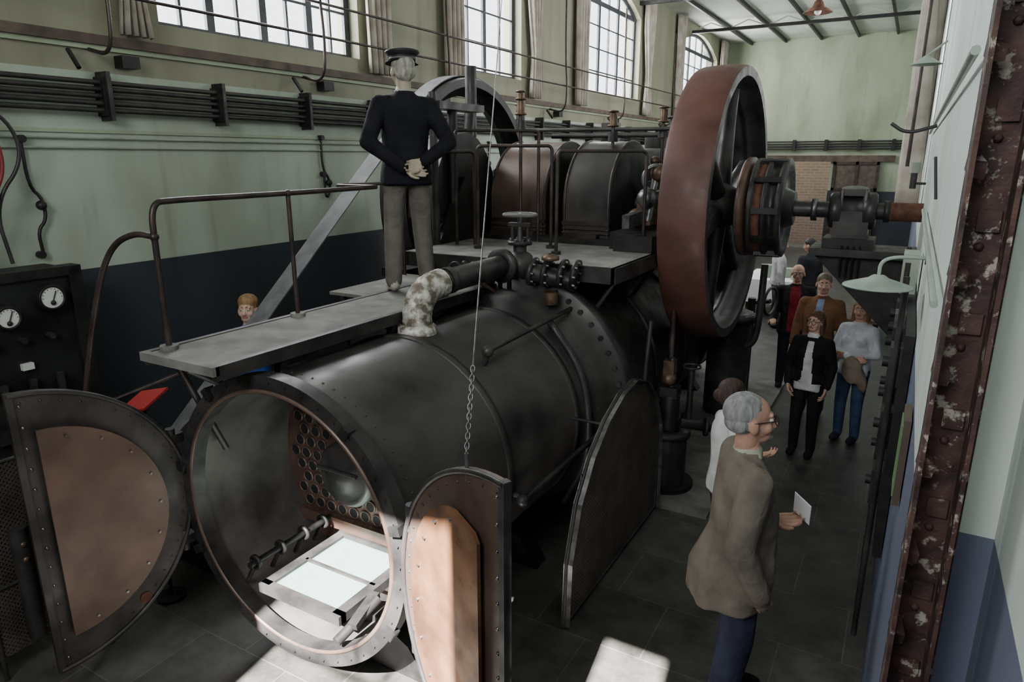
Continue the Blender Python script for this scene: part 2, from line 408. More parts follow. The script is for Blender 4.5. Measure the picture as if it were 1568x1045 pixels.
for i in range(66):
    a=2*pi*i/66
    for y in (2.60,4.82): 
        rr=R-.021 if y<4.7 else R+.064
        mb.sph((BX+math.cos(a)*rr,y,BZ+math.sin(a)*rr),.008,'shell',seg=6)
for a in (.25,.9,2.2,2.95,3.6,-.5): mb.box((BX+math.cos(a)*(R+.0),2.40,BZ+math.sin(a)*(R+.0)),(.07,.06,.05),'iron2',rot=(0,-a,0))
mb.obj('smokebox_shell',eng)
mb=MB()
YT=3.20
mb.lathe([(.0,YT),(R-.06,YT)],o,Yax,'tubeplate',64)
DX=-.13
for row in range(-8,9):
    for col in range(-9,10):
        x=col*.105+(.0525 if row%2 else 0); z=row*.092
        if math.hypot(x,z)<.75 and math.hypot(x-DX,z)>.27 and z>-.40:
            mb.lathe([(.0,YT-.009),(.036,YT-.009)],(BX+x,0,BZ+z),Yax,'hole',14)  # flat black disc, paints the shade inside an open tube end
            mb.lathe([(.036,YT-.002),(.037,YT-.012),(.043,YT-.012),(.045,YT-.002)],(BX+x,0,BZ+z),Yax,'brown',14)
mb.lathe([(.23,YT),(.23,YT-.14),(.20,YT-.17),(.18,YT-.16),(.1,YT-.21),(0,YT-.23)],(BX+DX,0,BZ+.0),Yax,'iron',48)
mb.cyl((BX+DX-.17,YT-.22,BZ+.06),(BX+DX+.17,YT-.22,BZ+.06),.014,'iron')
for i in range(14): mb.sph((BX-.55+i*.085,YT-.02,BZ-.43),.014,'steel',seg=8)
mb.b2((BX-.68,YT-.06,BZ-.50),(BX+.68,YT-.005,BZ-.42),'tubeplate')
mb.obj('tube_plate',eng)
mb=MB()
mb.b2((-3.17,2.50,.50),(-2.58,3.14,.512),'glass')
mb.b2((-3.22,2.46,.47),(-3.15,3.17,.53),'iron'); mb.b2((-2.62,2.46,.47),(-2.55,3.17,.53),'iron'); mb.b2((-3.2,3.12,.47),(-2.55,3.18,.55),'iron')
mb.b2((-3.17,2.78,.515),(-2.58,2.80,.53),'iron'); mb.b2((-3.22,2.44,.47),(-2.55,2.50,.53),'iron')
mb.tube([(-3.3,2.45,.62),(-3.3,3.15,.62)],.022,'iron2') 
for y in(2.5,2.7,2.9,3.08): mb.torus((-3.3,y,.62),Yax,.04,.014,'iron2',16,6); mb.cyl((-3.3,y,.62),(-3.4,y,.45),.015,'iron2')
mb.tube([(-2.52,2.38,.42),(-2.48,2.7,.52)],.03,'iron2'); mb.box((-2.50,2.60,.50),(.06,.26,.04),'iron2',rot=(0.2,0,.15))
mb.obj('glass_cover',eng)
mb=MB()
mb.lathe([(.0,5.0),(1.12,5.02),(1.14,5.04),(1.14,5.14),(1.02,5.16),(.97,5.2),(.97,9.8),(.9,9.95),(0,10.0)],o,Yax,'iron',96)
mb.bolts((BX,5.02,BZ),(0,-1,0),1.07,50,.024,'iron',h=.035)
mb.bolts((BX,5.02,BZ),(0,-1,0),.985,40,.015,'iron2',h=.02)
for y in(6.2,7.2,8.2,9.2): mb.lathe([(.97,y-.03),(.99,y-.03),(.99,y+.03),(.97,y+.03)],o,Yax,'iron2',96)
mb.obj('boiler_barrel',eng)
mb=MB()
for y in (2.9,4.3,6.4,9.0):
    mb.prism([(-.75,0),(.75,0),(.6,.22),(.35,.35),(0,.25),(-.35,.35),(-.6,.22)],(BX,y,0),(1,0,0),(0,0,1),.16,'iron2')
mb.b2((-3.9,5.55,0),(-1.2,9.9,.035),'deck')
mb.obj('boiler_cradle',eng)
mb=MB()
mb.tube([(-2.33,3.72,1.84),(-2.30,5.0,1.9)],.018,'iron'); mb.sph((-2.33,3.74,1.84),.042,'iron'); mb.cyl((-2.33,3.76,1.84),(-2.4,3.78,1.7),.022,'iron')
mb.tube([(-1.95,3.55,.92),(-1.93,5.05,.95)],.022,'iron'); mb.sph((-1.95,3.55,.92),.045,'iron'); mb.cyl((-1.95,3.6,.92),(-2.06,3.6,.92),.02,'iron')
mb.tube(chaikin([(-2.35,4.70,1.84),(-2.05,4.68,1.5),(-1.97,4.68,1.1),(-2.0,4.7,.7),(-2.2,4.72,.3)]),.03,'iron')
mb.cyl((-1.93,5.0,.95),(-1.93,5.0,.6),.035,'iron')
mb.torus((-2.1,4.95,1.45),(.3,-1,.2),.07,.018,'iron'); mb.cyl((-2.1,4.95,1.35),(-2.05,4.9,1.2),.06,'iron')
mb.sph((-2.22,4.9,1.62),.055,'iron'); mb.sph((-2.05,4.97,1.25),.05,'iron')
mb.obj('stay_rods',eng)
mb=MB()
mb.lathe([(.14,-.02),(.135,.03),(.11,.05)],(-2.9,3.72,1.92),(0,0,1),'wrap',24)
mb.tube(chaikin([(-2.9,3.72,1.93),(-2.9,3.73,2.10),(-2.89,3.83,2.20),(-2.87,3.98,2.22)]),[.104+.003*math.sin(i*2.3) for i in range(32)],'wrap',24)
mb.tube([(-2.87,3.96,2.22),(-2.80,4.78,2.25)],.088,'iron',24)
mb.lathe([(.088,-.02),(.14,-.02),(.14,.02),(.088,.02)],(-2.80,4.72,2.25),(.07,.78,.02),'iron',24)
mb.lathe([(.095,0),(.1,.02),(.1,.06),(.088,.07)],(-2.865,4.02,2.225),(.07,.78,.02),'iron',24)
mb.obj('steam_pipe',eng)
mb=MB()
mb.sph((-2.72,4.88,2.25),.13,'iron',(1,1,.9)); mb.cyl((-2.72,4.88,2.25),(-2.72,4.88,2.44),.055,'iron'); mb.lathe([(.03,0),(.1,0),(.1,.03),(.03,.03)],(-2.72,4.88,2.41),(0,0,1),'iron',20)
mb.bolts((-2.72,4.88,2.44),(0,0,1),.08,8,.012,'steel')
mb.cyl((-2.72,4.88,2.44),(-2.72,4.88,2.66),.022,'steel'); mb.cyl((-2.79,4.88,2.42),(-2.79,4.88,2.58),.014,'iron');mb.cyl((-2.65,4.88,2.42),(-2.65,4.88,2.58),.014,'iron');mb.box((-2.72,4.88,2.57),(.2,.05,.03),'iron')
mb.torus((-2.72,4.88,2.65),(0,0,1),.13,.014,'deck',28)
for i in range(3):
    a=i*pi/3; mb.tube([(-2.72+.13*math.cos(a),4.88+.13*math.sin(a),2.65),(-2.72-.13*math.cos(a),4.88-.13*math.sin(a),2.65)],.009,'deck',6)
mb.cyl((-2.7,4.9,2.2),(-2.25,4.98,2.12),.075,'iron')
for x in (-2.62,-2.5,-2.36,-2.25):
    mb.lathe([(.07,-.018),(.12,-.018),(.12,.018),(.07,.018)],(x,4.92-(x+2.62)*-.1,2.19),(1,.15,-.15),'iron',22); mb.bolts((x+.02,4.92,2.19),(1,.15,-.15),.1,8,.012,'steel')
mb.cyl((-2.42,4.86,2.05),(-2.42,4.86,1.95),.06,'brass'); mb.lathe([(.03,0),(.07,.01),(.07,.04),(.02,.06)],(-2.42,4.84,2.3),(0,0,1),'brass',18)
mb.cyl((-3.0,4.9,2.1),(-3.35,4.92,2.05),.05,'iron'); mb.torus((-3.35,4.85,2.16),(0,-1,.2),.06,.01,'iron'); mb.sph((-3.1,4.86,2.17),.06,'iron'); mb.sph((-3.22,4.86,2.12),.05,'brass')
mb.tube(chaikin([(-3.3,4.9,2.1),(-3.1,4.7,2.15),(-2.95,4.85,2.0)]),.018,'brass')
for i in range(6): mb.cyl((-3.3+i*.09,4.93,2.02),(-3.3+i*.09,4.93,2.2),.02,'iron2'); mb.sph((-3.3+i*.09,4.93,2.2),.03,'iron2',seg=10)
mb.obj('stop_valve',eng)
mb=MB()
mb.b2((-4.05,5.05,2.2),(-1.95,6.35,2.25),'deck'); mb.b2((-4.05,5.03,2.12),(-1.95,5.06,2.25),'iron')
mb.b2((-1.98,5.03,2.12),(-1.94,6.35,2.25),'iron'); mb.b2((-2.35,6.0,2.25),(-1.98,6.4,2.40),'iron2')
for y in(5.2,6.2): mb.tube([(-1.98,y,2.15),(-2.25,y,1.75)],.02,'iron',6)
mb.obj('engine_deck',eng)
def cover(x0,x1,yc=7.15,zc=2.62,r=.64,m='iron'):
    mb=MB(); n=18 
    prof=[(yc-r,2.28)]+[(yc-r*math.cos(pi*i/n),zc+r*math.sin(pi*i/n)) for i in range(n+1)]+[(yc+r,2.28)]
    vs=[]
    for x in (x0,x1):
        for p in prof: vs.append((x,p[0],p[1]))
    k=len(prof); fs=[(i,i+1,k+i+1,k+i) for i in range(k-1)]
    mb.add(vs,fs,m,True); mb.add(vs[:k],[tuple(range(k))],'iron2'); mb.add(vs[k:],[tuple(range(k))],'iron2')
    for x in (x0+.02,x1-.02): mb.tube([(x,p[0],p[1]) for p in prof],.014,'rail',6)
    mb.b2((x0,yc-r-.02,2.42),(x1,yc-r+.0,2.46),'rail'); mb.b2((x0+.05,yc-r-.10,2.26),(x1-.1,yc-r,2.34),'rail')
    for z in (2.34,2.38): mb.tube([(x0,yc-r-.01,z),(x1,yc-r-.01,z)],.01,'rail',6)
    return mb
cover(-4.0,-3.32,m='brown').obj('crank_guard',eng) 
cover(-3.12,-2.60,m='shell').obj('crank_guard',eng)
mb=MB()
ZS,YS=2.61,7.3
mb.cyl((-5.35,YS,ZS),(-.17,YS,ZS),.075,'iron',seg=28)
for x in (-3.22,-2.42,-4.15):
    mb.box((x,YS,2.3),(.16,.7,.4),'iron2'); mb.lathe([(.08,-.1),(.2,-.1),(.2,.1),(.08,.1)],(x,YS,ZS),(1,0,0),'iron',24)
    mb.box((x,YS,ZS+.2),(.16,.26,.08),'iron'); mb.cyl((x,YS,ZS+.22),(x,YS,ZS+.42),.03,'brass'); mb.sph((x,YS,ZS+.45),.05,'brass')
for x in (-2.3,-2.15): mb.lathe([(.08,-.03),(.26,-.03),(.26,.03),(.08,.03)],(x,YS+.03,ZS),(1,0,0),'iron',28)
mb.box((-2.22,6.6,ZS-.05),(.07,1.3,.12),'steel',rot=(.05,0,0)); mb.box((-2.22,6.55,ZS-.03),(.14,.24,.24),'brass')
mb.sph((-2.18,6.4,2.72),.1,'steel'); mb.sph((-2.1,6.5,2.95),.09,'brass'); mb.cyl((-2.18,6.45,2.5),(-2.12,6.5,3.0),.04,'steel'); mb.sph((-2.3,6.5,2.52),.11,'brass',(1,1,.9))
mb.torus((-2.12,6.45,2.9),(.4,-1,0),.12,.02,'steel')
mb.box((-2.2,6.5,2.33),(.5,.7,.16),'iron2')
mb.b2((-4.1,6.3,2.1),(-2.0,8.6,2.3),'iron2')
for x,y,zt in ((-3.45,6.2,3.65),(-2.75,6.9,3.55),(-2.35,7.3,3.6),(-3.9,7.0,3.8)):
    mb.cyl((x,y,2.3),(x,y,zt),.017,'rail'); mb.cyl((x,y,zt-.14),(x,y,zt-.02),.04,'brass'); mb.torus((x,y,zt-.14),(0,0,1),.05,.01,'brass'); mb.torus((x,y,zt),(0,0,1),.045,.01,'brass'); mb.cyl((x,y,zt-.3),(x,y,zt-.2),.05,'iron')
mb.tube([(-4.0,8.0,3.35),(-2.0,8.0,3.35)],.03,'iron'); mb.tube([(-4.1,7.3,3.4),(-2.1,7.2,3.38)],.022,'iron')
mb.cyl((-3.6,8.3,2.9),(-2.3,8.3,2.9),.3,'iron',seg=28); mb.cyl((-3.3,8.2,3.0),(-3.3,8.2,3.5),.12,'iron'); mb.cyl((-2.5,8.3,3.1),(-2.5,8.3,3.55),.09,'iron'); mb.torus((-2.5,8.3,3.55),(0,0,1),.14,.015,'iron')
mb.cyl((-2.9,8.8,1.9),(-2.9,8.8,3.4),.16,'iron',seg=24)
mb.obj('crankshaft_assembly',eng)
mb=MB()
mb.prism([(5.5,.1),(6.3,.1),(6.9,2.4),(6.6,2.9),(6.1,2.9),(5.5,2.1)],(-4.12,0,0),(0,1,0),(0,0,1),.06,'iron2')
mb.b2((-4.3,5.0,2.0),(-4.0,6.6,2.08),'iron2')
mb.cyl((-4.08,5.6,1.2),(-4.08,5.6,3.7),.04,'iron'); mb.cyl((-4.1,6.3,3.6),(-4.1,6.3,4.0),.06,'iron')
mb.cyl((-4.1,5.95,2.1),(-4.1,5.95,3.6),.05,'iron2'); mb.b2((-4.2,5.6,3.55),(-4.0,6.4,3.62),'iron')
mb.b2((-5.45,6.9,0),(-5.36,7.7,2.4),'iron2'); mb.lathe([(.08,-.1),(.18,-.1),(.18,.1),(.08,.1)],(-5.42,YS,ZS),(1,0,0),'iron',24)
for z in (.5,1.2): mb.b2((-4.1,5.2,z),(-3.8,5.5,z+.15),'iron2')
n=16; pts=[(6.0-.62*math.cos(pi*i/n)+.25,2.5+.85*math.sin(pi*i/n)) for i in range(n+1)]
vs=[]
for x in(-4.45,-4.14):
    for p in pts: vs.append((x,p[0],p[1]))
mb.add(vs,[(i,i+1,n+2+i,n+1+i) for i in range(n)],'iron',True); mb.add(vs[:n+1],[tuple(range(n+1))],'iron2'); mb.add(vs[n+1:],[tuple(range(n+1))],'iron2')
mb.obj('engine_frame',eng)
mb=MB()
def loop(pts,r=.016): mb.tube(chaikin(pts,3),r,'rail',10)
def rnd(a,b,zt,z0,c=.1):
    a=V(a);b=V(b);d=(b-a).normalized()
    return [V((a.x,a.y,z0)),V((a.x,a.y,zt-c)),V((a.x,a.y,zt)),V((a.x,a.y,zt))+d*c,V((b.x,b.y,zt))-d*c,V((b.x,b.y,zt)),V((b.x,b.y,zt-c)),V((b.x,b.y,z0))]
loop(rnd((-2.72,5.55,0),(-2.1,6.1,0),3.15,2.25))
loop(rnd((-3.55,5.55,0),(-2.95,5.9,0),3.2,2.25)); loop(rnd((-4.0,5.3,0),(-3.75,5.8,0),3.15,2.25))
loop(rnd((-3.9,5.7,0),(-3.3,6.3,0),3.35,2.25)) 
for x,y in ((-2.72,5.55),(-2.1,6.1),(-3.55,5.55),(-2.95,5.9),(-4.0,5.3)):
    mb.cyl((x,y,2.25),(x,y,2.28),.045,'iron',seg=14)
mb.obj('engine_railing',eng)

# ------------------------------------------------------------------ half doors
def halfdoor(name,E,Hh,flip,panelmat):
    mb=MB(); E=V((E[0],E[1],BZ)); H=V((Hh[0],Hh[1],BZ)); U=(H-E).normalized(); Z=V((0,0,1)); N=U.cross(Z).normalized()
    sgn=-1 if flip else 1
    def arc(r,n=36,u0=0): return [(u0,-r)]+[(u0+r*math.cos(a),r*math.sin(a)) for a in [(-pi/2+pi*i/n) for i in range(1,n)]]+[(u0,r)]
    Rr=.86
    def pr(poly,n0,n1,m):
        O=E+N*(sgn*n0); P=[O+U*p[0]+Z*p[1] for p in poly]; Q=[p+N*(sgn*(n1-n0)) for p in P]; n=len(poly)
        mb.add(P+Q,[tuple(range(n)),tuple(range(2*n-1,n-1,-1))]+[(i,(i+1)%n,n+(i+1)%n,n+i) for i in range(n)],m)
    pr(arc(Rr),0,.02,'iron' if not flip else 'brown')
    pts=arc(Rr-.012); mb.tube([E+U*p[0]+Z*p[1]+N*sgn*.025 for p in pts],.014,'iron',8)
    P=[E+U*a+Z*b+N*sgn*q for a in(-.012,.022) for b in(-Rr,Rr) for q in(-.006,.032)]
    mb.add(P,[(0,1,3,2),(4,6,7,5),(0,4,5,1),(2,3,7,6),(0,2,6,4),(1,5,7,3)],'iron')
    inn=[(p[0]*.95+.09,p[1]) for p in arc(.64)]
    if flip: inn=[(.13,-.62),(.30,-.62)]+[(.30+.40*math.cos(a),.62*math.sin(a)) for a in [(-pi/2+pi*i/20) for i in range(1,20)]]+[(.30,.62),(.16,.58),(.13,.54)]
    pr(inn,.045,.062,panelmat)
    for i in range(9):
        a=-pi/2+pi*(i+.5)/9; q=E+U*((.13+.95*.55*math.cos(a)) if not flip else (.26+.38*math.cos(a)))+Z*(.58*math.sin(a)) 
        mb.cyl(q+N*sgn*.02,q+N*sgn*.072,.008,'steel',seg=8)
    for i in range(26):
        a=-pi/2+pi*(i+.5)/26; q=E+U*((Rr-.06)*math.cos(a))+Z*((Rr-.06)*math.sin(a)); mb.sph(q+N*sgn*.02,.008,'iron',seg=6)
    for i in range(14): mb.sph(E+U*.045+Z*(-.78+i*.12)+N*sgn*.022,.009,'steel',seg=6)
    for z in (-.35,.35):
        q=E+U*(Rr*math.cos(math.asin(z/Rr)))+Z*z
        mb.cyl(q-Z*.07,q+Z*.07,.028,'iron',seg=12); mb.box(q+V((.0,.03,0)),(.06,.08,.06),'iron')
    q=E+U*.5+Z*-.62; mb.cyl(q+N*sgn*.02,q+N*sgn*.03,.035,'rust',seg=14)
    return mb.obj(name)
halfdoor('smokebox_door',(-3.96,1.60),(-3.80,2.42),False,'brown')
halfdoor('smokebox_door',(-1.19,2.05),(-2.02,2.40),True,'copper')

# ------------------------------------------------------------------ chain & cable
mb=MB(); P0=V((-1.44,2.14,1.93)); P1=V((-1.52,2.32,2.24))
n=18
for i in range(n):
    c=P0.lerp(P1,(i+.5)/n); d=(P1-P0).normalized(); u,w=perp(d); s=u if i%2 else w
    pts=[]
    for k2 in range(12):
        a=2*pi*k2/12; pts.append(c+d*math.cos(a)*.0165+s*math.sin(a)*.009)
    mb.tube(pts,.0034,'steel',6,closed=True)
mb.cyl(P0-V((0,0,.12)),P0,.008,'steel'); mb.tube([P1,V((-4.3,7.3,4.95)),V((-6.0,10.3,6.85))],.004,'steel',6)
mb.obj('hanging_chain')

# ------------------------------------------------------------------ flywheels
def wheel(name,x0,x1,m,mspoke,Rw=1.35):
    xc=(x0+x1)/2;h=(x1-x0)/2; mb=MB(); o=(xc,YS,ZS); A=(1,0,0)
    mb.lathe([(Rw-.012,-h),(Rw,-h+.03),(Rw+.012,0),(Rw,h-.03),(Rw-.012,h)],o,A,m,128)
    mb.lathe([(Rw-.012,h),(Rw-.10,h)],o,A,mspoke,128,smooth=False); mb.lathe([(Rw-.012,-h),(Rw-.10,-h)],o,A,mspoke,128,smooth=False)
    mb.lathe([(Rw-.10,h),(Rw-.12,h-.05),(Rw-.13,.05),(Rw-.2,.04),(Rw-.2,-.04),(Rw-.13,-.05),(Rw-.12,-h+.05),(Rw-.10,-h)],o,A,mspoke,128)
    for i in range(6):
        a=i*pi/3+.35; d=V((0,math.cos(a),math.sin(a)))
        pts=[V(o)+d*(.15+(Rw-.33)*t/6) for t in range(7)]
        mb.tube(pts,[.10,.092,.085,.078,.072,.07,.072],mspoke,14)
    mb.lathe([(.08,-.2),(.17,-.2),(.2,-.12),(.24,-.06),(.24,.06),(.2,.12),(.17,.2),(.08,.2)],o,A,mspoke,40)
    return mb.obj(name)
wheel('flywheel',-1.93,-1.5,'rustwheel','iron')
wheel('flywheel',-5.06,-4.70,'iron','iron2',Rw=1.40)
mb=MB(); A=(1,0,0)
mb.lathe([(.08,-.16),(.42,-.16),(.48,-.15),(.48,-.11),(.44,-.10),(.44,-.03),(.48,-.02),(.48,.02),(.44,.03),(.44,.10),(.48,.11),(.48,.15),(.40,.16),(.36,.12),(.2,.13),(.16,.22),(.08,.22)],(-1.2,YS,ZS),A,'iron',64)
mb.lathe([(.441,-.10),(.455,-.10),(.455,-.03),(.441,-.03)],(-1.2,YS,ZS),A,'rust',64)
mb.lathe([(.3,-.26),(.47,-.26),(.49,-.24),(.49,-.19),(.3,-.18)],(-1.2,YS,ZS),A,'tubeplate',64)
for i in range(10):
    a=2*pi*i/10; mb.box((-1.2+.02,YS+math.cos(a)*.46,ZS+math.sin(a)*.46),(.24,.06,.06),'iron2',rot=(a,0,0))
mb.obj('shaft_coupling')
mb=MB()
mb.b2((-.78,YS-.28,2.2),(RX-.01,YS+.28,2.27),'iron')
for yy in (-.1,.15): mb.prism([(-.75,2.2),(.11,2.2),(.11,1.45),(.0,1.45)],(0,YS+yy,0),(1,0,0),(0,0,1),.05,'iron2')
mb.b2((-.68,YS-.2,2.27),(-.24,YS+.2,2.36),'iron2'); mb.box((-.46,YS,2.48),(.3,.28,.26),'iron')
mb.lathe([(.08,-.2),(.15,-.2),(.17,-.18),(.17,-.1),(.14,-.09),(.14,.09),(.17,.1),(.17,.18),(.15,.2),(.08,.2)],(-.46,YS,ZS),A,'iron',32)
mb.box((-.46,YS,ZS+.17),(.2,.24,.06),'iron'); mb.sph((-.46,YS,ZS+.2),.06,'deck',(2,1.2,.5))
for x in(-.56,-.36):
    for y in(-.12,.12): mb.cyl((x,YS+y,2.36),(x,YS+y,2.8),.018,'steel')
mb.cyl((-.16,YS,ZS),(RX-.01,YS,ZS),.085,'rust',seg=24); mb.lathe([(.07,0),(.11,0),(.11,.05),(.07,.05)],(-.82,YS,ZS),A,'steel',24); mb.lathe([(.07,0),(.1,0),(.1,.05),(.07,.05)],(-.2,YS,ZS),A,'iron',24)
for x in (-.5,-.45,-.4,-.35): mb.tube([(x,YS-.25,2.3),(x,YS-.22,2.0)],.01,'iron2',6)
mb.obj('shaft_bearing')

# belt
mb=MB()
c1=V((YS,ZS));r1=1.425; c2=V((3.25,.72)); r2=.28
d=c1-c2;L=d.length;th=math.atan2(d.y,d.x); al=math.asin((r1-r2)/L)
path=[]
def cp(c,r,a): return V((c.x+r*math.cos(a),c.y+r*math.sin(a)))
at=th+pi/2+al; ab=th-pi/2-al
path.append(cp(c2,r2,at)) 
n=40
for i in range(n+1):
    a=at+(ab-at)*i/n; path.append(cp(c1,r1,a))
for i in range(n+1):
    a=ab+((at-2*pi)-ab)*i/n; path.append(cp(c2,r2,a))
vs=[];xa,xb=-4.98,-4.77
m_=len(path)
for p in path: vs+=[(xa,p.x,p.y),(xb,p.x,p.y)]
fs=[(2*i,2*i+1,(2*i+3)%(2*m_),(2*i+2)%(2*m_)) for i in range(m_)]
mb.add(vs,fs,'belt',False); ob=mb.obj('drive_belt'); md=ob.modifiers.new('s','SOLIDIFY'); md.thickness=.012; md.offset=0
dy=empty('dynamo'); mb=MB()
mb.cyl((-5.02,3.25,.72),(-4.74,3.25,.72),.265,'iron2',seg=32); mb.cyl((-5.1,3.25,.72),(-4.2,3.25,.72),.05,'steel'); mb.cyl((-4.68,3.25,.72),(-4.30,3.25,.72),.42,'iron',seg=36)
mb.b2((-4.70,2.85,0),(-4.22,3.65,.32),'iron2'); mb.lathe([(.3,-.02),(.42,0),(.44,.04)],(-4.30,3.25,.72),(1,0,0),'steel',30)
mb.obj('dynamo_body',dy)
mg=empty('machine_guard'); mb=MB()
X=-4.42
mb.b2((X-.003,.75,.15),(X+.003,2.02,1.36),'mesh')
mb.tube([(X,.7,.0),(X,.7,1.38),(X,2.05,1.38),(X,2.05,0)],.02,'iron'); mb.tube([(X,1.5,0),(X,1.5,1.38)],.015,'iron'); mb.tube([(X,.7,.6),(X,2.05,.6)],.012,'iron')
mb.tube(chaikin([(X+.12,1.95,1.0),(X+.16,2.0,.7),(X+.14,1.9,.42),(X+.05,1.85,.38)]),.02,'rust'); mb.cyl((X+.02,1.7,.2),(X+.02,1.7,.95),.05,'iron'); mb.sph((X+.06,1.7,.85),.02,'brass'); mb.sph((X+.06,1.7,.75),.02,'brass')
mb.b2((X-.5,.75,0),(X-.45,2.0,1.2),'iron2')
mb.obj('mesh_panel',mg)

mb=MB(); mb.box((-4.3,2.52,1.52),(.22,.26,.015),'red',rot=(.25,-.2,.3)); mb.cyl((-4.3,2.52,0.0),(-4.3,2.52,1.51),.012,'iron2'); mb.cyl((-4.3,2.52,0),(-4.3,2.52,.02),.1,'iron2'); mb.box((-4.24,2.56,1.535),(.06,.12,.004),'paper',rot=(.25,-.2,.3)); mb.obj('info_sign')

mb=MB(); X=-1.66
out=[(3.6,.03),(3.62,.5),(3.75,.88),(3.95,1.14),(4.2,1.32),(4.48,1.43),(4.75,1.46),(5.05,1.36),(5.28,1.16),(5.45,.86),(5.5,.55),(5.5,.03)]
mb.add([(X,p[0],p[1]) for p in out],[tuple(range(len(out)))],'mesh')
ch=[V((X,p[0],p[1])) for p in out]
mb.tube(ch+[ch[0]],.012,'iron',8)
lip=[]
for p in out[:]: lip+= [(X-.02,p[0],p[1]),(X+.045,p[0],p[1])]
mb.add(lip,[(2*i,2*i+1,2*i+3,2*i+2) for i in range(len(out)-1)],'steel')
for y in (3.85,4.55,5.25): mb.tube([(X-.01,y,.02),(X-.01,y,1.05 if y!=4.55 else 1.43)],.01,'iron',6)
for z in(.45,.95): mb.tube([(X-.01,3.65 if z<.9 else 3.8,z),(X-.01,5.48 if z<.9 else 5.4,z)],.01,'iron',6)
mb.tube([(X,4.4,1.2),(-2.0,4.4,1.2)],.012,'iron',6)
mb.obj('perforated_guard')

wk=empty('walkway_platform'); mb=MB()
mb.b2((-3.60,2.18,2.02),(-3.02,5.0,2.045),'deck'); mb.b2((-3.62,2.16,1.97),(-3.58,5.0,2.05),'iron'); mb.b2((-3.04,2.16,1.97),(-3.0,5.0,2.05),'iron')
mb.b2((-3.62,2.14,2.0),(-3.0,2.18,2.05),'deck')
for y in (2.6,3.6,4.6):
    mb.b2((-3.6,y,1.93),(-3.02,y+.05,2.0),'iron2')
    mb.b2((-3.08,y,1.85),(-3.03,y+.05,1.98),'iron2')
mb.tube([(-3.56,2.3,1.98),(-3.6,2.6,1.3)],.02,'iron'); mb.tube([(-3.3,2.2,1.98),(-3.35,2.5,1.78)],.02,'iron')
mb.b2((-4.0,4.0,2.02),(-3.6,5.0,2.045),'deck')
mb.cyl((-3.97,4.95,0),(-3.97,4.95,2.02),.03,'iron'); mb.cyl((-3.9,4.05,0),(-3.9,4.05,2.02),.03,'iron')
mb.obj('deck',wk)
mb=MB()
Xr=-3.54
mb.tube(chaikin([(Xr,2.27,2.04),(Xr,2.27,2.6),(Xr,2.27,2.86),(Xr,2.40,2.87),(Xr,3.2,2.87),(Xr,4.1,2.88)],3),.017,'rail',12)
mb.cyl((Xr,3.23,2.04),(Xr,3.23,2.87),.015,'rail'); mb.sph((Xr,3.23,2.87),.024,'rail')
for y in(2.27,3.23): mb.cyl((Xr,y,2.04),(Xr,y,2.07),.05,'deck',seg=16)
mb.sph((Xr,2.27,2.68),.025,'rail')
mb.tube(chaikin([(Xr,2.27,2.68),(Xr-.12,2.23,2.70),(Xr-.3,2.2,2.62),(-3.95,2.16,2.4),(-4.1,2.1,1.9),(-4.15,2.05,1.5),(-4.2,2.02,0)],3),.017,'rail',12)
mb.tube([(-4.14,2.05,1.62),(-3.66,2.5,1.86)],.012,'rail')
mb.tube(chaikin([(Xr,4.1,2.88),(-3.75,4.1,2.88),(-3.98,4.1,2.88),(-3.98,4.3,2.88),(-3.98,4.95,2.88)]),.016,'rail'); mb.cyl((-3.98,4.95,2.04),(-3.98,4.95,2.88),.016,'rail')
mb.obj('handrail',wk)

sb=empty('switchboard'); mb=MB()
mb.b2((-6.15,1.2,.0),(-5.72,2.95,.75),'iron2'); mb.b2((-5.8,1.2,.75),(-5.74,2.95,2.25),'marble'); mb.b2((-5.84,1.15,2.2),(-5.70,3.0,2.27),'iron2'); mb.b2((-5.82,2.9,0),(-5.70,3.0,2.25),'iron2'); mb.b2((-6.15,1.2,.75),(-6.1,2.95,2.2),'iron2')
mb.b2((-6.15,1.2,2.22),(-5.75,2.95,2.25),'iron2')
def gauge(y,z,r):
    mb.cyl((-5.74,y,z),(-5.66,y,z),r+.02,'iron2',seg=32); mb.cyl((-5.66,y,z),(-5.655,y,z),r,'white',seg=32); mb.torus((-5.655,y,z),(1,0,0),r+.005,.01,'iron2'); mb.tube([(-5.65,y-.01,z-.05),(-5.65,y+.03,z+.05)],.004,'black',6)
    for i in range(9):
        a=pi*(.0+i/8); mb.sph((-5.653,y+math.cos(a)*r*.8,z+math.sin(a)*r*.8),.004,'black',seg=6)
    mb.sph((-5.655,y,z-.04),.02,'black',seg=10)
gauge(2.73,2.05,.085); gauge(2.41,1.95,.075); gauge(2.05,2.05,.085)
mb.b2((-5.74,2.46,1.52),(-5.70,2.54,1.57),'white'); mb.b2((-5.74,2.2,1.0),(-5.66,2.4,1.3),'iron')
for y in (2.3,2.5,2.7): mb.cyl((-5.74,y,1.75),(-5.68,y,1.75),.025,'iron'); mb.b2((-5.7,y-.02,1.2),(-5.66,y+.02,1.45),'iron')
mb.obj('panel',sb)

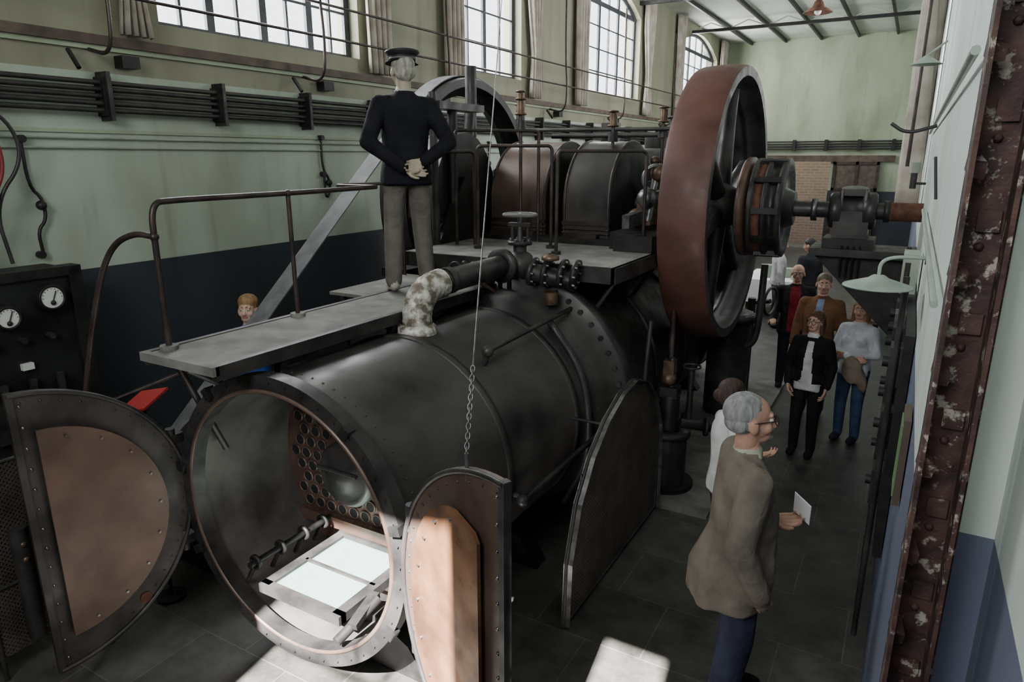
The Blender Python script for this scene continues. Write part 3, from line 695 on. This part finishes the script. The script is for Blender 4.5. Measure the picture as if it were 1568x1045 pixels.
mb=MB()
mb.cyl((-1.72,6.0,0.035),(-1.72,6.0,.08),.26,'iron2',seg=30); mb.cyl((-1.72,6.0,.05),(-1.72,6.0,.55),.18,'iron',seg=30); mb.lathe([(.1,.55),(.21,.55),(.21,.6),(.1,.6)],(-1.72,6,0),(0,0,1),'iron',30)
mb.cyl((-1.72,6.0,.6),(-1.72,6.0,.95),.09,'iron'); mb.box((-1.72,6.0,.98),(.16,.16,.1),'iron'); mb.cyl((-1.72,6.0,1.0),(-1.72,6.0,1.3),.03,'steel')
mb.box((-1.74,6.0,1.18),(.1,.1,.2),'brass'); mb.sph((-1.74,5.98,1.1),.07,'brass'); mb.tube([(-1.74,6.0,1.25),(-1.98,6.85,2.35)],.028,'rail'); mb.tube([(-1.6,5.95,.7),(-1.35,6.1,.65),(-1.3,6.3,.6)],.045,'iron')
mb.tube(chaikin([(-1.72,6.15,.4),(-1.72,6.5,.4),(-1.8,6.9,.4)]),.05,'iron'); mb.lathe([(.04,0),(.09,0),(.09,.03),(.04,.03)],(-1.4,6.07,.66),(1,.4,-.1),'iron',20)
mb.tube([(-1.85,5.4,.05),(-1.85,5.7,1.7)],.02,'iron'); mb.tube([(-1.6,6.25,.6),(-1.6,6.25,1.15)],.03,'iron'); mb.torus((-1.6,6.25,1.17),(0,0,1),.08,.01,'iron')
mb.obj('feed_pump',eng)
mb=MB()
mb.cyl((-1.7,8.3,0.035),(-1.7,8.3,1.3),.25,'iron',seg=32); mb.lathe([(.25,1.2),(.30,1.2),(.30,1.27),(.2,1.32),(0,1.38)],(-1.7,8.3,0),(0,0,1),'iron',32); mb.bolts((-1.7,8.3,1.27),(0,0,1),.27,14,.015,'steel')
mb.cyl((-1.7,8.3,1.3),(-1.72,8.3,1.9),.05,'iron'); mb.tube(chaikin([(-1.55,8.2,.9),(-1.4,8.2,.95),(-1.36,8.2,1.2),(-1.36,8.25,1.9)]),.04,'iron')
mb.torus((-1.36,8.9,1.35),(1,-.3,0),.17,.018,'iron'); mb.cyl((-1.6,9.0,1.3),(-1.36,8.9,1.35),.03,'iron'); mb.cyl((-1.6,9.0,0.03),(-1.6,9.0,1.35),.05,'iron')
mb.obj('condenser_pump',eng)

# right wall things
mb=MB()
mb.b2((.10,1.90,0),(.215,1.915,ZC),'peel'); mb.b2((.10,1.80,0),(.110,1.915,ZC),'peel'); mb.b2((.19,1.80,0),(.20,1.9,ZC),'peel')
z=.2
while z<6.5:
    mb.box((.116,1.866,z),(.026,.06,.035),'peel',rot=(.3,0,.2)); mb.box((.16,1.895,z+.12),(.045,.012,.05),'peel'); mb.sph((.15,1.90,z+.06),.011,'peel',seg=8); z+=.24
mb.obj('steel_column')
mb=MB()
mb.b2((RX-.05,4.0,.9),(RX-.005,6.2,2.2),'iron2')
for i,(y,z,c) in enumerate(((4.2,2.0,'iron'),(4.3,1.6,'iron'),(4.5,2.05,'iron'),(4.6,1.7,'iron'),(4.9,2.05,'deck'),(5.2,1.6,'iron'),(5.6,2.0,'iron'),(4.5,1.15,'iron'),(5.3,1.1,'iron'))):
    mb.b2((RX-.11,y-.09,z-.12),(RX-.05,y+.09,z+.1),c); mb.cyl((RX-.11,y,z),(RX-.14,y,z),.03,'black')
for y in (4.1,4.4,5.0,5.9): mb.tube([(RX-.08,y,.3),(RX-.08,y,2.45)],.016,'iron',8)
mb.b2((RX-.11,5.0,2.25),(RX-.02,5.3,2.5),'conduitpaint')
mb.obj('switchgear_box')
mb=MB(); mb.b2((RX-.03,2.88,1.76),(RX-.005,3.1,2.12),'wood'); mb.b2((RX-.035,2.90,1.79),(RX-.028,3.07,2.09),'chalkgreen'); mb.obj('notice_board')
mb=MB()
lc=V((-.09,3.9,2.47))
mb.lathe([(.015,.055),(.03,.05),(.05,.035),(.16,.0),(.165,-.008),(.155,-.006),(.05,.02),(.0,.03)],lc,(0,0,1),'greenlamp',36)
mb.sph(lc+V((0,0,-.0)),.022,'white'); mb.tube(chaikin([lc+V((0,0,.05)),lc+V((0,0,.12)),lc+V((.06,.0,.15)),lc+V((.2,0,.15))]),.009,'greenlamp',8)
mb.cyl((RX-.02,3.9,2.62),(RX-.001,3.9,2.62),.03,'deck')
mb.obj('enamel_lamp')
mb=MB()
mb.tube([(RX-.03,2.1,3.35),(RX-.03,9,3.35)],.012,'greenlamp',8); mb.tube([(RX-.03,2.1,2.72),(RX-.03,6,2.72)],.010,'greenlamp',8)
mb.tube(chaikin([(RX-.03,5.5,3.3),(RX-.2,5.5,3.25),(RX-.3,5.5,3.32)]),.012,'iron')
mb.tube([(RX-.04,3.0,2.95),(RX-.06,3.05,3.1)],.006,'black',6)
mb.tube([(RX-.2,8.8,3.0),(RX-.2,8.8,6.6)],.02,'rail')
mb.cyl((RX-.12,7.9,2.95),(RX-.12,7.9,3.05),.045,'conduitpaint',seg=16); mb.cyl((RX-.12,7.9,2.8),(RX-.12,7.9,2.95),.03,'iron',seg=16); mb.tube([(RX-.12,7.9,2.85),(RX-.01,7.9,2.85)],.012,'iron')
mb.lathe([(.02,.08),(.06,.05),(.14,0)],(RX-.16,8.0,3.95),(0,0,1),'greenlamp',24); mb.tube([(RX-.16,8,4.03),(RX-.01,8,4.15)],.01,'greenlamp')
mb.obj('pipe_run')
mb=MB(); mb.cyl((-2.1,16,6.1),(-2.1,16,ZC),.012,'iron2'); mb.lathe([(.03,.25),(.08,.2),(.12,.1),(.28,0),(.27,-.01),(.1,.08),(0,.1)],(-2.1,16,5.9),(0,0,1),'rust',30); mb.sph((-2.1,16,5.92),.07,'white'); mb.obj('pendant_lamp')
mb=MB(); mb.b2((-2.7,14,.72),(-1.5,15.4,.76),'paper')
vs=[]
per=[(-2.7+1.2*t/10,14) for t in range(11)]+[(-1.5,14+1.4*t/10) for t in range(1,11)]+[(-1.5-1.2*t/10,15.4) for t in range(1,11)]+[(-2.7,15.4-1.4*t/10) for t in range(1,10)]
for i,(x,y) in enumerate(per):
    q=.03*math.sin(i*2.1); dx=(x+2.1)*.05;dy_=(y-14.7)*.05; vs+=[(x,y,.76),(x+dx+q,y+dy_+q,.3)]
mb.add(vs,[(2*i,2*i+1,(2*i+3)%len(vs),(2*i+2)%len(vs)) for i in range(len(per))],'paper',True)
for x in(-2.6,-1.6):
    for y in(14.1,15.3): mb.cyl((x,y,0),(x,y,.72),.03,'wood')
for x,y,h in((-2.3,14.4,.25),(-1.9,14.6,.18),(-1.7,14.3,.22)): mb.box((x,y,.76+h/2),(.25,.2,h),'conduitpaint',rot=(0,0,.4))
mb.obj('table')
mb=MB(); mb.b2((-.75,12.5,.42),(-.2,14.2,.47),'wood')
for x in(-.7,-.25):
    for y in(12.6,14.1): mb.b2((x-.03,y-.03,0),(x+.03,y+.03,.42),'wood')
mb.b2((-.25,12.5,.47),(-.2,14.2,.9),'wood'); mb.obj('bench')

# ------------------------------------------------------------------ people
def prim_mesh(p):
    k=p[0]
    if k=='cap':
        _,p0,r0,p1,r1=p[:5]; p0=V(p0);p1=V(p1); ax=(p1-p0)
        if ax.length<1e-5: ax=V((0,0,1e-4))
        ax.normalize(); u,w=perp(ax); S=16;rings=[]
        for i in range(1,6):
            a=-pi/2+pi/2*i/5; rings.append((p0+ax*math.sin(a)*r0,r0*math.cos(a)))
        for i in range(0,5):
            a=pi/2*i/5; rings.append((p1+ax*math.sin(a)*r1,r1*math.cos(a)))
        vs=[p0-ax*r0];fs=[]
        for c,r in rings:
            for j in range(S): a=2*pi*j/S; vs.append(c+u*math.cos(a)*r+w*math.sin(a)*r)
        vs.append(p1+ax*r1); n=len(rings)
        for j in range(S): fs.append((0,1+(j+1)%S,1+j)); fs.append((len(vs)-1,1+(n-1)*S+j,1+(n-1)*S+(j+1)%S))
        for i in range(n-1):
            for j in range(S): fs.append((1+i*S+j,1+i*S+(j+1)%S,1+(i+1)*S+(j+1)%S,1+(i+1)*S+j))
        return vs,fs
    if k=='ell':
        c,r=V(p[1]),p[2]; Rm=Euler(p[3]).to_matrix() if p[3] else Matrix.Identity(3)
        S=20;n=12;vs=[c+Rm@V((0,0,r[2]))];fs=[]
        for i in range(1,n):
            a=pi*i/n
            for j in range(S):
                b=2*pi*j/S; vs.append(c+Rm@V((r[0]*math.sin(a)*math.cos(b),r[1]*math.sin(a)*math.sin(b),r[2]*math.cos(a))))
        vs.append(c+Rm@V((0,0,-r[2]))); m=n-1
        for j in range(S): fs.append((0,1+j,1+(j+1)%S)); fs.append((len(vs)-1,1+(m-1)*S+(j+1)%S,1+(m-1)*S+j))
        for i in range(m-1):
            for j in range(S): fs.append((1+i*S+j,1+(i+1)*S+j,1+(i+1)*S+(j+1)%S,1+i*S+(j+1)%S))
        return vs,fs
    if k=='loft':
        S=48;vs=[];fs=[];rg=p[1]
        for q in rg:
            (x,y,z,rx,ry)=q[:5]; wv=q[5] if len(q)>5 else 0
            for j in range(S):
                b=2*pi*j/S; cc=math.cos(b);ss=math.sin(b); e=.85; f=1+wv*math.sin(b*7+1.3)*.06+wv*math.sin(b*4)*.04
                vs.append(V((x+f*rx*math.copysign(abs(cc)**e,cc),y+f*ry*math.copysign(abs(ss)**e,ss),z)))
        n=len(rg)
        for i in range(n-1):
            for j in range(S): fs.append((i*S+j,i*S+(j+1)%S,(i+1)*S+(j+1)%S,(i+1)*S+j))
        fs.append(tuple(range(S-1,-1,-1))); fs.append(tuple(range((n-1)*S,n*S)))
        return vs,fs
def blob(prims,vox,sm=4,override=None):
    vs=[];fs=[];tg=[]
    for p in prims:
        a,b=prim_mesh(p); o=len(vs); vs+=[tuple(q) for q in a]; fs+=[tuple(i+o for i in f) for f in b]; tg+=[p[-1]]*len(b)
    me=bpy.data.meshes.new('t'); me.from_pydata(vs,[],fs); me.update()
    import bmesh
    bm=bmesh.new(); bm.from_mesh(me); bmesh.ops.recalc_face_normals(bm,faces=bm.faces); bm.to_mesh(me); bm.free()
    ob=bpy.data.objects.new('t',me); bpy.context.collection.objects.link(ob)
    md=ob.modifiers.new('r','REMESH'); md.mode='VOXEL'; md.voxel_size=vox
    if sm: m2=ob.modifiers.new('s','SMOOTH'); m2.factor=.5; m2.iterations=sm
    dg=bpy.context.evaluated_depsgraph_get(); ev=ob.evaluated_get(dg); m3=bpy.data.meshes.new_from_object(ev)
    bv=BVHTree.FromPolygons([V(q) for q in vs],fs)
    V2=[v.co.copy() for v in m3.vertices]; F2=[tuple(p.vertices) for p in m3.polygons]; T=[]
    for p in m3.polygons:
        c=p.center; r=bv.find_nearest(c); t=tg[r[2]] if r[2] is not None else tg[0]
        if override: t=override(c,t)
        T.append(t)
    bpy.data.objects.remove(ob); bpy.data.meshes.remove(me); bpy.data.meshes.remove(m3)
    return V2,F2,T
def hand(w,fd,nrm,side,curl=.45,tag='skin'):
    w=V(w);fd=V(fd).normalized();n=V(nrm); n=(n-fd*n.dot(fd)).normalized(); lat=fd.cross(n).normalized()*side
    P=[]
    for i,o in enumerate((.030,.010,-.010,-.029)):
        kn=w+fd*(.088-.006*abs(i-1))+lat*o
        P.append(('cap',w+fd*.0+lat*o*.55,.016,kn,.0125,tag))
        Ls=((.036,.024,.018),(.042,.027,.02),(.039,.025,.019),(.030,.02,.016))[i]; a=curl*.5+.05*i; p=kn
        for s,L in enumerate(Ls):
            d=(fd*math.cos(a)+n*math.sin(a)); q=p+d*L; P.append(('cap',p,.0095-.001*s,q,.009-.001*s,tag)); p=q; a+=curl+.05*i
    b=w+fd*.02+lat*.022; q1=b+(fd*.6+lat*.6+n*.3).normalized()*.042; q2=q1+(fd*.85+lat*.25+n*.35).normalized()*.032; q3=q2+(fd*.95+n*.3).normalized()*.024
    P+=[('cap',b,.016,q1,.012,tag),('cap',q1,.0115,q2,.0105,tag),('cap',q2,.0105,q3,.008,tag)]
    return P
def cloth(n,c,r=.88): 
    return mat(n,[x*.75 for x in c],[min(1,x*1.1) for x in c],r,0,7,.6,spec=.15,detail=4,bdist=.06)
def person(name,loc,face,H,o):
    s=H/1.75; vox=o.get('vox',.013)
    C=o['colors']; mats={k:(v if not isinstance(v,tuple) else cloth(name+'_'+k,v)) for k,v in C.items()}
    mats['skin']=mat(name+'_skin',C.get('skin',(.42,.24,.17)),tuple(x*1.15 for x in C.get('skin',(.42,.24,.17))),.55,0,20,spec=.4)
    hcx=C.get('hair',(.1,.08,.06)); mats['hair']=mat(name+'_hair',[x*.55 for x in hcx],[x*1.2 for x in hcx],.65,0,34,.8,stretch=(1,1,.25))
    mats['lips']=mat(name+'_lips',(.35,.13,.11),None,.5); mats['eye']=mat(name+'_eye',(.6,.57,.53),None,.2); mats['iris']=mat(name+'_iris',(.03,.02,.015),None,.2)
    fe=o.get('fem',False); sw=.168 if fe else .188
    B=[]
    legs=o.get('feet',((-.10,0),(.10,0)))
    for sx,(fx,fy) in zip((-1,1),legs):
        hip=(sx*.088,0,.90); kn=((sx*.09+fx)/2,.03+fy*.5,.49); an=(fx,fy-.01,.09)
        t='legs'
        tr=o.get('legr',(.094,.068,.055))
        B+=[('cap',hip,tr[0],kn,tr[1],t),('cap',kn,tr[1],an,tr[2],t),('ell',(fx,fy+.055,.045),(.048,.13,.046),None,'shoes'),('ell',(fx,fy-.03,.06),(.04,.05,.06),None,'shoes')]
    B+=[('ell',(0,0,.94),(.165,.118,.13),None,'legs')]
    top='jacket' if 'jacket' in C else 'shirt'
    hem=o.get('hem',.86); hw=o.get('hemw',.185); hd=o.get('hemd',.135); hy=o.get('hemy',0); wv=o.get('wave',.3)
    k=.9 if fe else 1.; bel=o.get('belly',0)
    rg=[(0,hy,hem,hw,hd,wv),(0,hy*.6,(hem+1.02)/2,hw*.97+.0,hd*.98+bel*.5,wv),(0,.01,1.06,.168*k,.125+bel,wv*.5),(0,.01,1.18,.178*k,.128+bel*.8,wv*.3),(0,.0,1.30,.19*k,.128),(0,-.005,1.37,.185*k,.115),(0,-.01,1.42,.155*k,.092),(0,-.01,1.46,.10*k,.072),(0,-.01,1.49,.068,.062)]
    B.append(('loft',rg,top))
    if fe: B+=[('ell',(sx*.075,.095,1.27),(.07,.06,.065),None,top) for sx in(-1,1)]
    B.append(('cap',(-sw*.72,-.01,1.405),.06,(sw*.72,-.01,1.405),.06,top))
    B.append(('cap',(0,-.01,1.46),.054,(0,.01,1.56),.05,'skin'))
    if 'collar' in o: B.append(('loft',[(0,-.005,1.46,.075,.072),(0,.0,1.505,.066,.064)],o['collar']))
    ar=o.get('armr',(.060,.048,.038)); hands=[]
    for sx,key in ((1,'R'),(-1,'L')):
        el,wr,hd_,nr=o['arm'+key]; sh=(sx*sw,-.005,1.395)
        B+=[('cap',sh,ar[0],el,ar[1],top),('cap',el,ar[1],wr,ar[2],top)]
        dd=V(hd_).normalized()
        hands+= hand(V(wr)+dd*.02,hd_,nr,o.get('side'+key,sx*-1),o.get('curl',.4)); hands.append(('cap',V(wr)-dd*.03,.026,V(wr)+dd*.03,.024,'skin'))
    B+=o.get('extra',[])
    ov=o.get('override')
    parts=[blob(B,vox,4,ov), blob(hands,.0045 if vox<.016 else .0055,2)]
    hc=[]
    if not o.get('nohair'):
        hc.append(('ell',(0,-.014,1.672),o.get('hairr',(.083,.101,.088)),None,'hair'))
        hc.append(('ell',(0,-.045,1.625),(.08,.062,.07),None,'hair'))
    else: hc.append(('ell',(0,-.04,1.622),(.081,.066,.05),None,'hair'))
    hc+=[('ell',(0,-.005,1.658),(.077,.097,.088),None,'skin'),('ell',(0,.028,1.61),(.064,.068,.08),None,'skin'),('ell',(0,.048,1.556),(.046,.045,.036),None,o.get('jawtag','skin')),
     ('cap',(0,.09,1.638),.010,(0,.112,1.600),.0145,'skin'),('ell',(0,.104,1.594),(.02,.014,.011),None,'skin'),('cap',(-.04,.082,1.655),.011,(.04,.082,1.655),.011,'skin'),
     ('cap',(-.018,.091,1.569),.0075,(.018,.091,1.569),.0075,'lips'),('ell',(-.038,.065,1.60),(.026,.024,.026),None,'skin'),('ell',(.038,.065,1.60),(.026,.024,.026),None,'skin'),
     ('ell',(-.078,.0,1.62),(.012,.022,.032),(0,.15,0),'skin'),('ell',(.078,.0,1.62),(.012,.022,.032),(0,-.15,0),'skin'),('cap',(0,-.015,1.49),.050,(0,.0,1.575),.054,'skin')]
    for sx in(-1,1): hc.append(('cap',(sx*.045,.086,1.655+.006),.0055,(sx*.018,.094,1.660),.0055,'hair'))
    hc+=o.get('headextra',[])
    hv=blob(hc,.005,2)
    yaw,pit=o.get('head',(0,0)); hs=o.get('hs',1.03)
    Rh=Matrix.Translation((0,0,1.51))@Euler((pit,0,yaw)).to_matrix().to_4x4()@Matrix.Scale(hs,4)@Matrix.Translation((0,0,-1.51))
    hv=([Rh@q for q in hv[0]],hv[1],hv[2]); parts.append(hv)
    mb=MB()
    fx,fy=V(face).normalized(); ang=math.atan2(-fx,fy)
    T=Matrix.Translation(loc)@Matrix.Rotation(ang,4,'Z')@Matrix.Scale(s,4)
    for vs,fs,tg in parts:
        off=len(mb.v); mb.v+=[tuple(T@q) for q in vs]
        for f,t in zip(fs,tg): mb.f.append([i+off for i in f]); mb.m.append(mb.mi(mats[t])); mb.s.append(True)
    TH_=T@Rh
    ex=MB()
    for sx in(-1,1):
        ex.sph((sx*.031,.083,1.634),.0125,mats['eye'],seg=12); ex.sph((sx*.031,.0925,1.634),.005,mats['iris'],seg=8)
    if o.get('glasses'):
        for sx in(-1,1):
            ex.torus((sx*.033,.108,1.630),(0,1,0),.023,.0022,'black',20,6); ex.tube([(sx*.056,.106,1.636),(sx*.083,.0,1.64)],.0022,'black',6)
        ex.tube([(-.01,.11,1.634),(.01,.11,1.634)],.0022,'black',6)
    if o.get('cap'):
        ex.lathe([(.088,-.01),(.091,-.01),(.093,.028)],(0,-.01,1.70),(0,0,1),'black',36); ex.lathe([(.0925,.004),(.0945,.006),(.0945,.014),(.0925,.016)],(0,-.01,1.70),(0,0,1),'capband',36)
        ex.lathe([(.092,.026),(.122,.05),(.12,.062),(.08,.074),(0,.078)],(0,-.01,1.70),(0,0,1),'black',36)
        ex.lathe([(.085,.0),(.125,-.02),(.12,-.024),(.085,-.004)],(0,.0,1.702),(0,0,1),'black',20,a0=0,a1=pi,ref=(1,0,0))
    off=len(mb.v); mb.v+=[tuple(TH_@V(q)) for q in ex.v]
    for f,m_,s_ in zip(ex.f,ex.m,ex.s): mb.f.append([i+off for i in f]); mb.m.append(mb.mi(ex.mats[m_])); mb.s.append(s_)
    if 'props' in o:
        ex=MB(); o['props'](ex); off=len(mb.v); mb.v+=[tuple(T@V(q)) for q in ex.v]
        for f,m_,s_ in zip(ex.f,ex.m,ex.s): mb.f.append([i+off for i in f]); mb.m.append(mb.mi(ex.mats[m_])); mb.s.append(s_)
    return mb.obj(name)
def openfront(w0,w1,zlo,zhi,tag):
    def f(c,t):
        if t=='jacket' and c.y>.04 and zlo<c.z<zhi:
            w=w0+(w1-w0)*(c.z-zlo)/(zhi-zlo)
            if abs(c.x)<w: return tag
        return t
    return f
ARM_D=dict(armR=((.25,-.02,1.13),(.27,.05,.89),(0,.12,-1),(-1,0,0)),armL=((-.25,-.02,1.13),(-.27,.05,.89),(0,.12,-1),(1,0,0)))
def opts(**k):
    d=dict(ARM_D); d.update(k); return d
person('engineer_mannequin',(-3.46,4.38,2.047),(-.80,.6),1.80,opts(vox=.012,feet=((-.14,0),(.14,.03)),hem=.82,hemw=.20,hemd=.15,cap=True,legr=(.092,.075,.066),
   armR=((.31,-.10,1.13),(.085,-.19,.99),(-1,-.1,-.25),(0,-1,.2)),armL=((-.31,-.10,1.13),(-.08,-.20,.95),(1,-.05,-.25),(0,-1,.2)),armr=(.070,.060,.045),
   collar='shirt',colors=dict(jacket=(.012,.012,.016),legs=(.13,.115,.10),shoes=(.42,.39,.33),hair=(.36,.34,.29),shirt=(.4,.4,.37),skin=(.34,.28,.21)),head=(.1,-.05)))
def paper(ex):
    ex.box((-.07,.315,1.14),(.11,.004,.15),'paper',rot=(.35,.3,.5))
person('visitor_man',(-.57,3.50,0),(.90,.44),1.90,opts(vox=.011,hs=1.10,feet=((-.12,.04),(.12,-.06)),hem=.70,hemw=.225,hemd=.19,hemy=-.05,wave=.9,belly=.035,glasses=True,nohair=True,legr=(.10,.085,.075),
   armR=((.27,-.08,1.11),(.25,.04,.85),(-.3,.4,-.8),(-1,0,0)),armL=((-.25,-.02,1.10),(-.13,.17,1.04),(.3,1,.15),(.6,0,.8)),armr=(.080,.072,.056),curl=.5,
   collar='shirt',props=paper,override=openfront(.07,.05,.75,1.47,'sweater'),
   headextra=[('ell',(0,.078,1.548),(.026,.026,.024),None,'hair'),('cap',(-.022,.094,1.583),.007,(.022,.094,1.583),.007,'hair'),('ell',(0,-.02,1.675),(.0805,.093,.082),None,'hair')],
   extra=[('cap',(-.06,.035,1.475),.016,(.06,.035,1.475),.016,'shirt'),('cap',(-.09,-.045,1.455),.03,(.09,-.045,1.455),.03,'jacket'),
          ('cap',(.235,.0,.96),.05,(.24,.06,.80),.04,'jacket')],
   colors=dict(jacket=(.165,.14,.115),legs=(.03,.034,.06),shoes=(.02,.015,.012),hair=(.25,.25,.25),shirt=(.35,.38,.29),sweater=(.013,.015,.026),skin=(.40,.23,.165)),head=(.0,.08)))
LONG=[('ell',(0,-.05,1.60),(.088,.066,.13),None,'hair'),('cap',(-.075,.0,1.66),.022,(-.08,-.01,1.51),.024,'hair'),('cap',(.075,.0,1.66),.022,(.08,-.01,1.51),.024,'hair')]
BUN=[('ell',(0,-.10,1.64),(.05,.05,.05),None,'hair'),('ell',(0,-.03,1.64),(.088,.085,.095),None,'hair')]
person('visitor_woman',(-.89,4.62,0),(.85,.5),1.62,opts(fem=True,vox=.015,headextra=BUN,armL=((-.22,.05,1.14),(-.1,.24,1.1),(.3,1,.2),(0,0,1)),
   colors=dict(shirt=(.62,.62,.62),legs=(.03,.03,.035),shoes=(.02,.02,.02),hair=(.04,.02,.014),skin=(.5,.3,.22)),head=(.2,0)))
person('visitor_woman',(-.68,7.45,0),(-.15,-1),1.57,opts(fem=True,vox=.014,glasses=True,headextra=LONG,hem=.93,hemw=.19,override=openfront(.07,.03,.85,1.42,'shirt'),collar='shirt',
   armR=((.24,-.0,1.13),(.20,.13,.92),(-.3,.4,-1),(-1,0,0)),armL=((-.24,-.0,1.13),(-.23,.13,.93),(.1,.4,-1),(1,0,0)),armr=(.066,.055,.045),
   extra=[('loft',[(0,.01,.84,.155,.125),(0,.01,.96,.165,.125)],'shirt')],
   colors=dict(jacket=(.012,.012,.013),shirt=(.6,.6,.6),legs=(.015,.015,.018),shoes=(.02,.02,.02),hair=(.09,.045,.025),skin=(.5,.3,.22)),head=(-.3,.1)))
person('visitor_woman',(-.30,8.10,0),(-.35,-1),1.62,opts(fem=True,vox=.014,headextra=LONG,hem=.86,hemw=.18,belly=.02,
   armR=((.24,.03,1.13),(-.02,.20,1.08),(-1,.1,.1),(0,-1,0)),armL=((-.24,.03,1.13),(.02,.22,1.12),(1,.1,.0),(0,-1,0)),
   extra=[('ell',(-.07,.235,.96),(.12,.045,.17),(0,.15,0),'coat'),('ell',(-.17,.2,.86),(.06,.06,.16),(0,.3,0),'coat')],
   colors=dict(shirt=(.62,.64,.68),legs=(.05,.08,.15),shoes=(.03,.03,.04),hair=(.28,.13,.06),coat=(.25,.2,.155),skin=(.54,.31,.23)),head=(.1,.05)))
person('visitor_man',(-.76,8.8,0),(-.1,-1),1.76,opts(vox=.015,hem=.80,hemw=.2,override=openfront(.06,.04,.85,1.46,'shirt'),armr=(.07,.06,.045),
   colors=dict(jacket=(.16,.08,.04),shirt=(.2,.26,.38),legs=(.06,.08,.13),shoes=(.03,.02,.02),hair=(.12,.09,.06),skin=(.5,.29,.21)),head=(.2,0)))
person('visitor_man',(-1.17,9.7,0),(.1,-1),1.72,opts(vox=.015,hem=.80,hemw=.2,nohair=True,glasses=True,override=openfront(.07,.06,.85,1.47,'shirt'),armr=(.07,.06,.045),
   armR=((.25,.02,1.13),(.24,.22,1.02),(0,1,0),(0,0,-1)),armL=((-.25,.0,1.13),(-.2,.18,.98),(.3,.8,-.2),(0,0,-1)),
   colors=dict(jacket=(.02,.018,.02),shirt=(.2,.02,.03),legs=(.02,.02,.024),shoes=(.01,.01,.01),hair=(.4,.4,.4),skin=(.47,.28,.2)),head=(0,0)))
person('visitor_man',(-1.4,13.0,0),(-.8,.6),1.72,opts(vox=.018,hem=.80,hemw=.2,armr=(.07,.06,.045),colors=dict(jacket=(.03,.03,.035),shirt=(.3,.3,.3),legs=(.04,.04,.05),shoes=(.01,.01,.01),hair=(.02,.015,.012)),head=(.3,-.2)))
person('visitor_man',(-1.95,13.3,0),(.8,.3),1.68,opts(vox=.018,armr=(.065,.055,.042),colors=dict(shirt=(.5,.5,.5),legs=(.06,.07,.1),shoes=(.01,.01,.01),hair=(.05,.03,.02)),head=(.0,-.2)))
person('visitor_boy',(-5.54,4.42,0),(.75,-1),1.75,opts(vox=.015,fem=True,hs=1.1,headextra=[('ell',(0,-.01,1.70),(.088,.10,.075),None,'hair')],colors=dict(shirt=(.04,.12,.5),legs=(.03,.05,.12),shoes=(.03,.03,.03),hair=(.36,.2,.09),skin=(.62,.4,.31)),head=(-.1,.1)))

# ------------------------------------------------------------------ lights
def area(name,loc,direction,sx,sy,e,col=(1,1,1)):
    l=bpy.data.lights.new(name,'AREA'); l.shape='RECTANGLE'; l.size=sx; l.size_y=sy; l.energy=e; l.color=col
    o=bpy.data.objects.new(name,l); bpy.context.collection.objects.link(o); o.location=loc
    o.rotation_euler=V(direction).to_track_quat('-Z','Y').to_euler(); return o
for a,b,z0,z1,r in LW: area('window_daylight',(W-.5,(a+b)/2,(z0+z1+r)/2),(1,0,0),z1+r-z0+.6,b-a+.9,300*(b-a),(.96,.98,1))
for a,b,z0,z1,r in RW: area('window_daylight',(RX+.5,(a+b)/2,(z0+z1+r)/2),(-1,0,0),z1+r-z0+.6,b-a+.8,190*(b-a),(.97,.98,1))
for (a,b,z0,z1,r),e in zip(NW,(190,50)): area('window_daylight',((a+b)/2,Y0+.05,(z0+z1)/2),(0,1,-.25),b-a,z1-z0,e,(.96,.98,1))  # added fill lamps behind the camera, inside the unseen front wall
sun=bpy.data.lights.new('sun','SUN'); sun.energy=130; sun.angle=.009; sun.color=(1,.98,.94)
so=bpy.data.objects.new('sun',sun); bpy.context.collection.objects.link(so); so.rotation_euler=V((-.1,.75,-.75)).to_track_quat('-Z','Y').to_euler(); so.location=(0,-10,12)
w=bpy.data.worlds.new('World'); bpy.context.scene.world=w; w.use_nodes=True
w.node_tree.nodes['Background'].inputs[0].default_value=(.92,.95,1,1); w.node_tree.nodes['Background'].inputs[1].default_value=4.0
# ------------------------------------------------------------------ camera
cam=bpy.data.cameras.new('camera'); co=bpy.data.objects.new('camera',cam); bpy.context.collection.objects.link(co)
cam.sensor_width=36; cam.lens=24.0; cam.clip_start=.02
co.location=(0,0,3.1); co.rotation_euler=(math.radians(90-15.1),0,math.radians(29.8))
bpy.context.scene.camera=co
print('SCENE OK',len(bpy.data.objects))
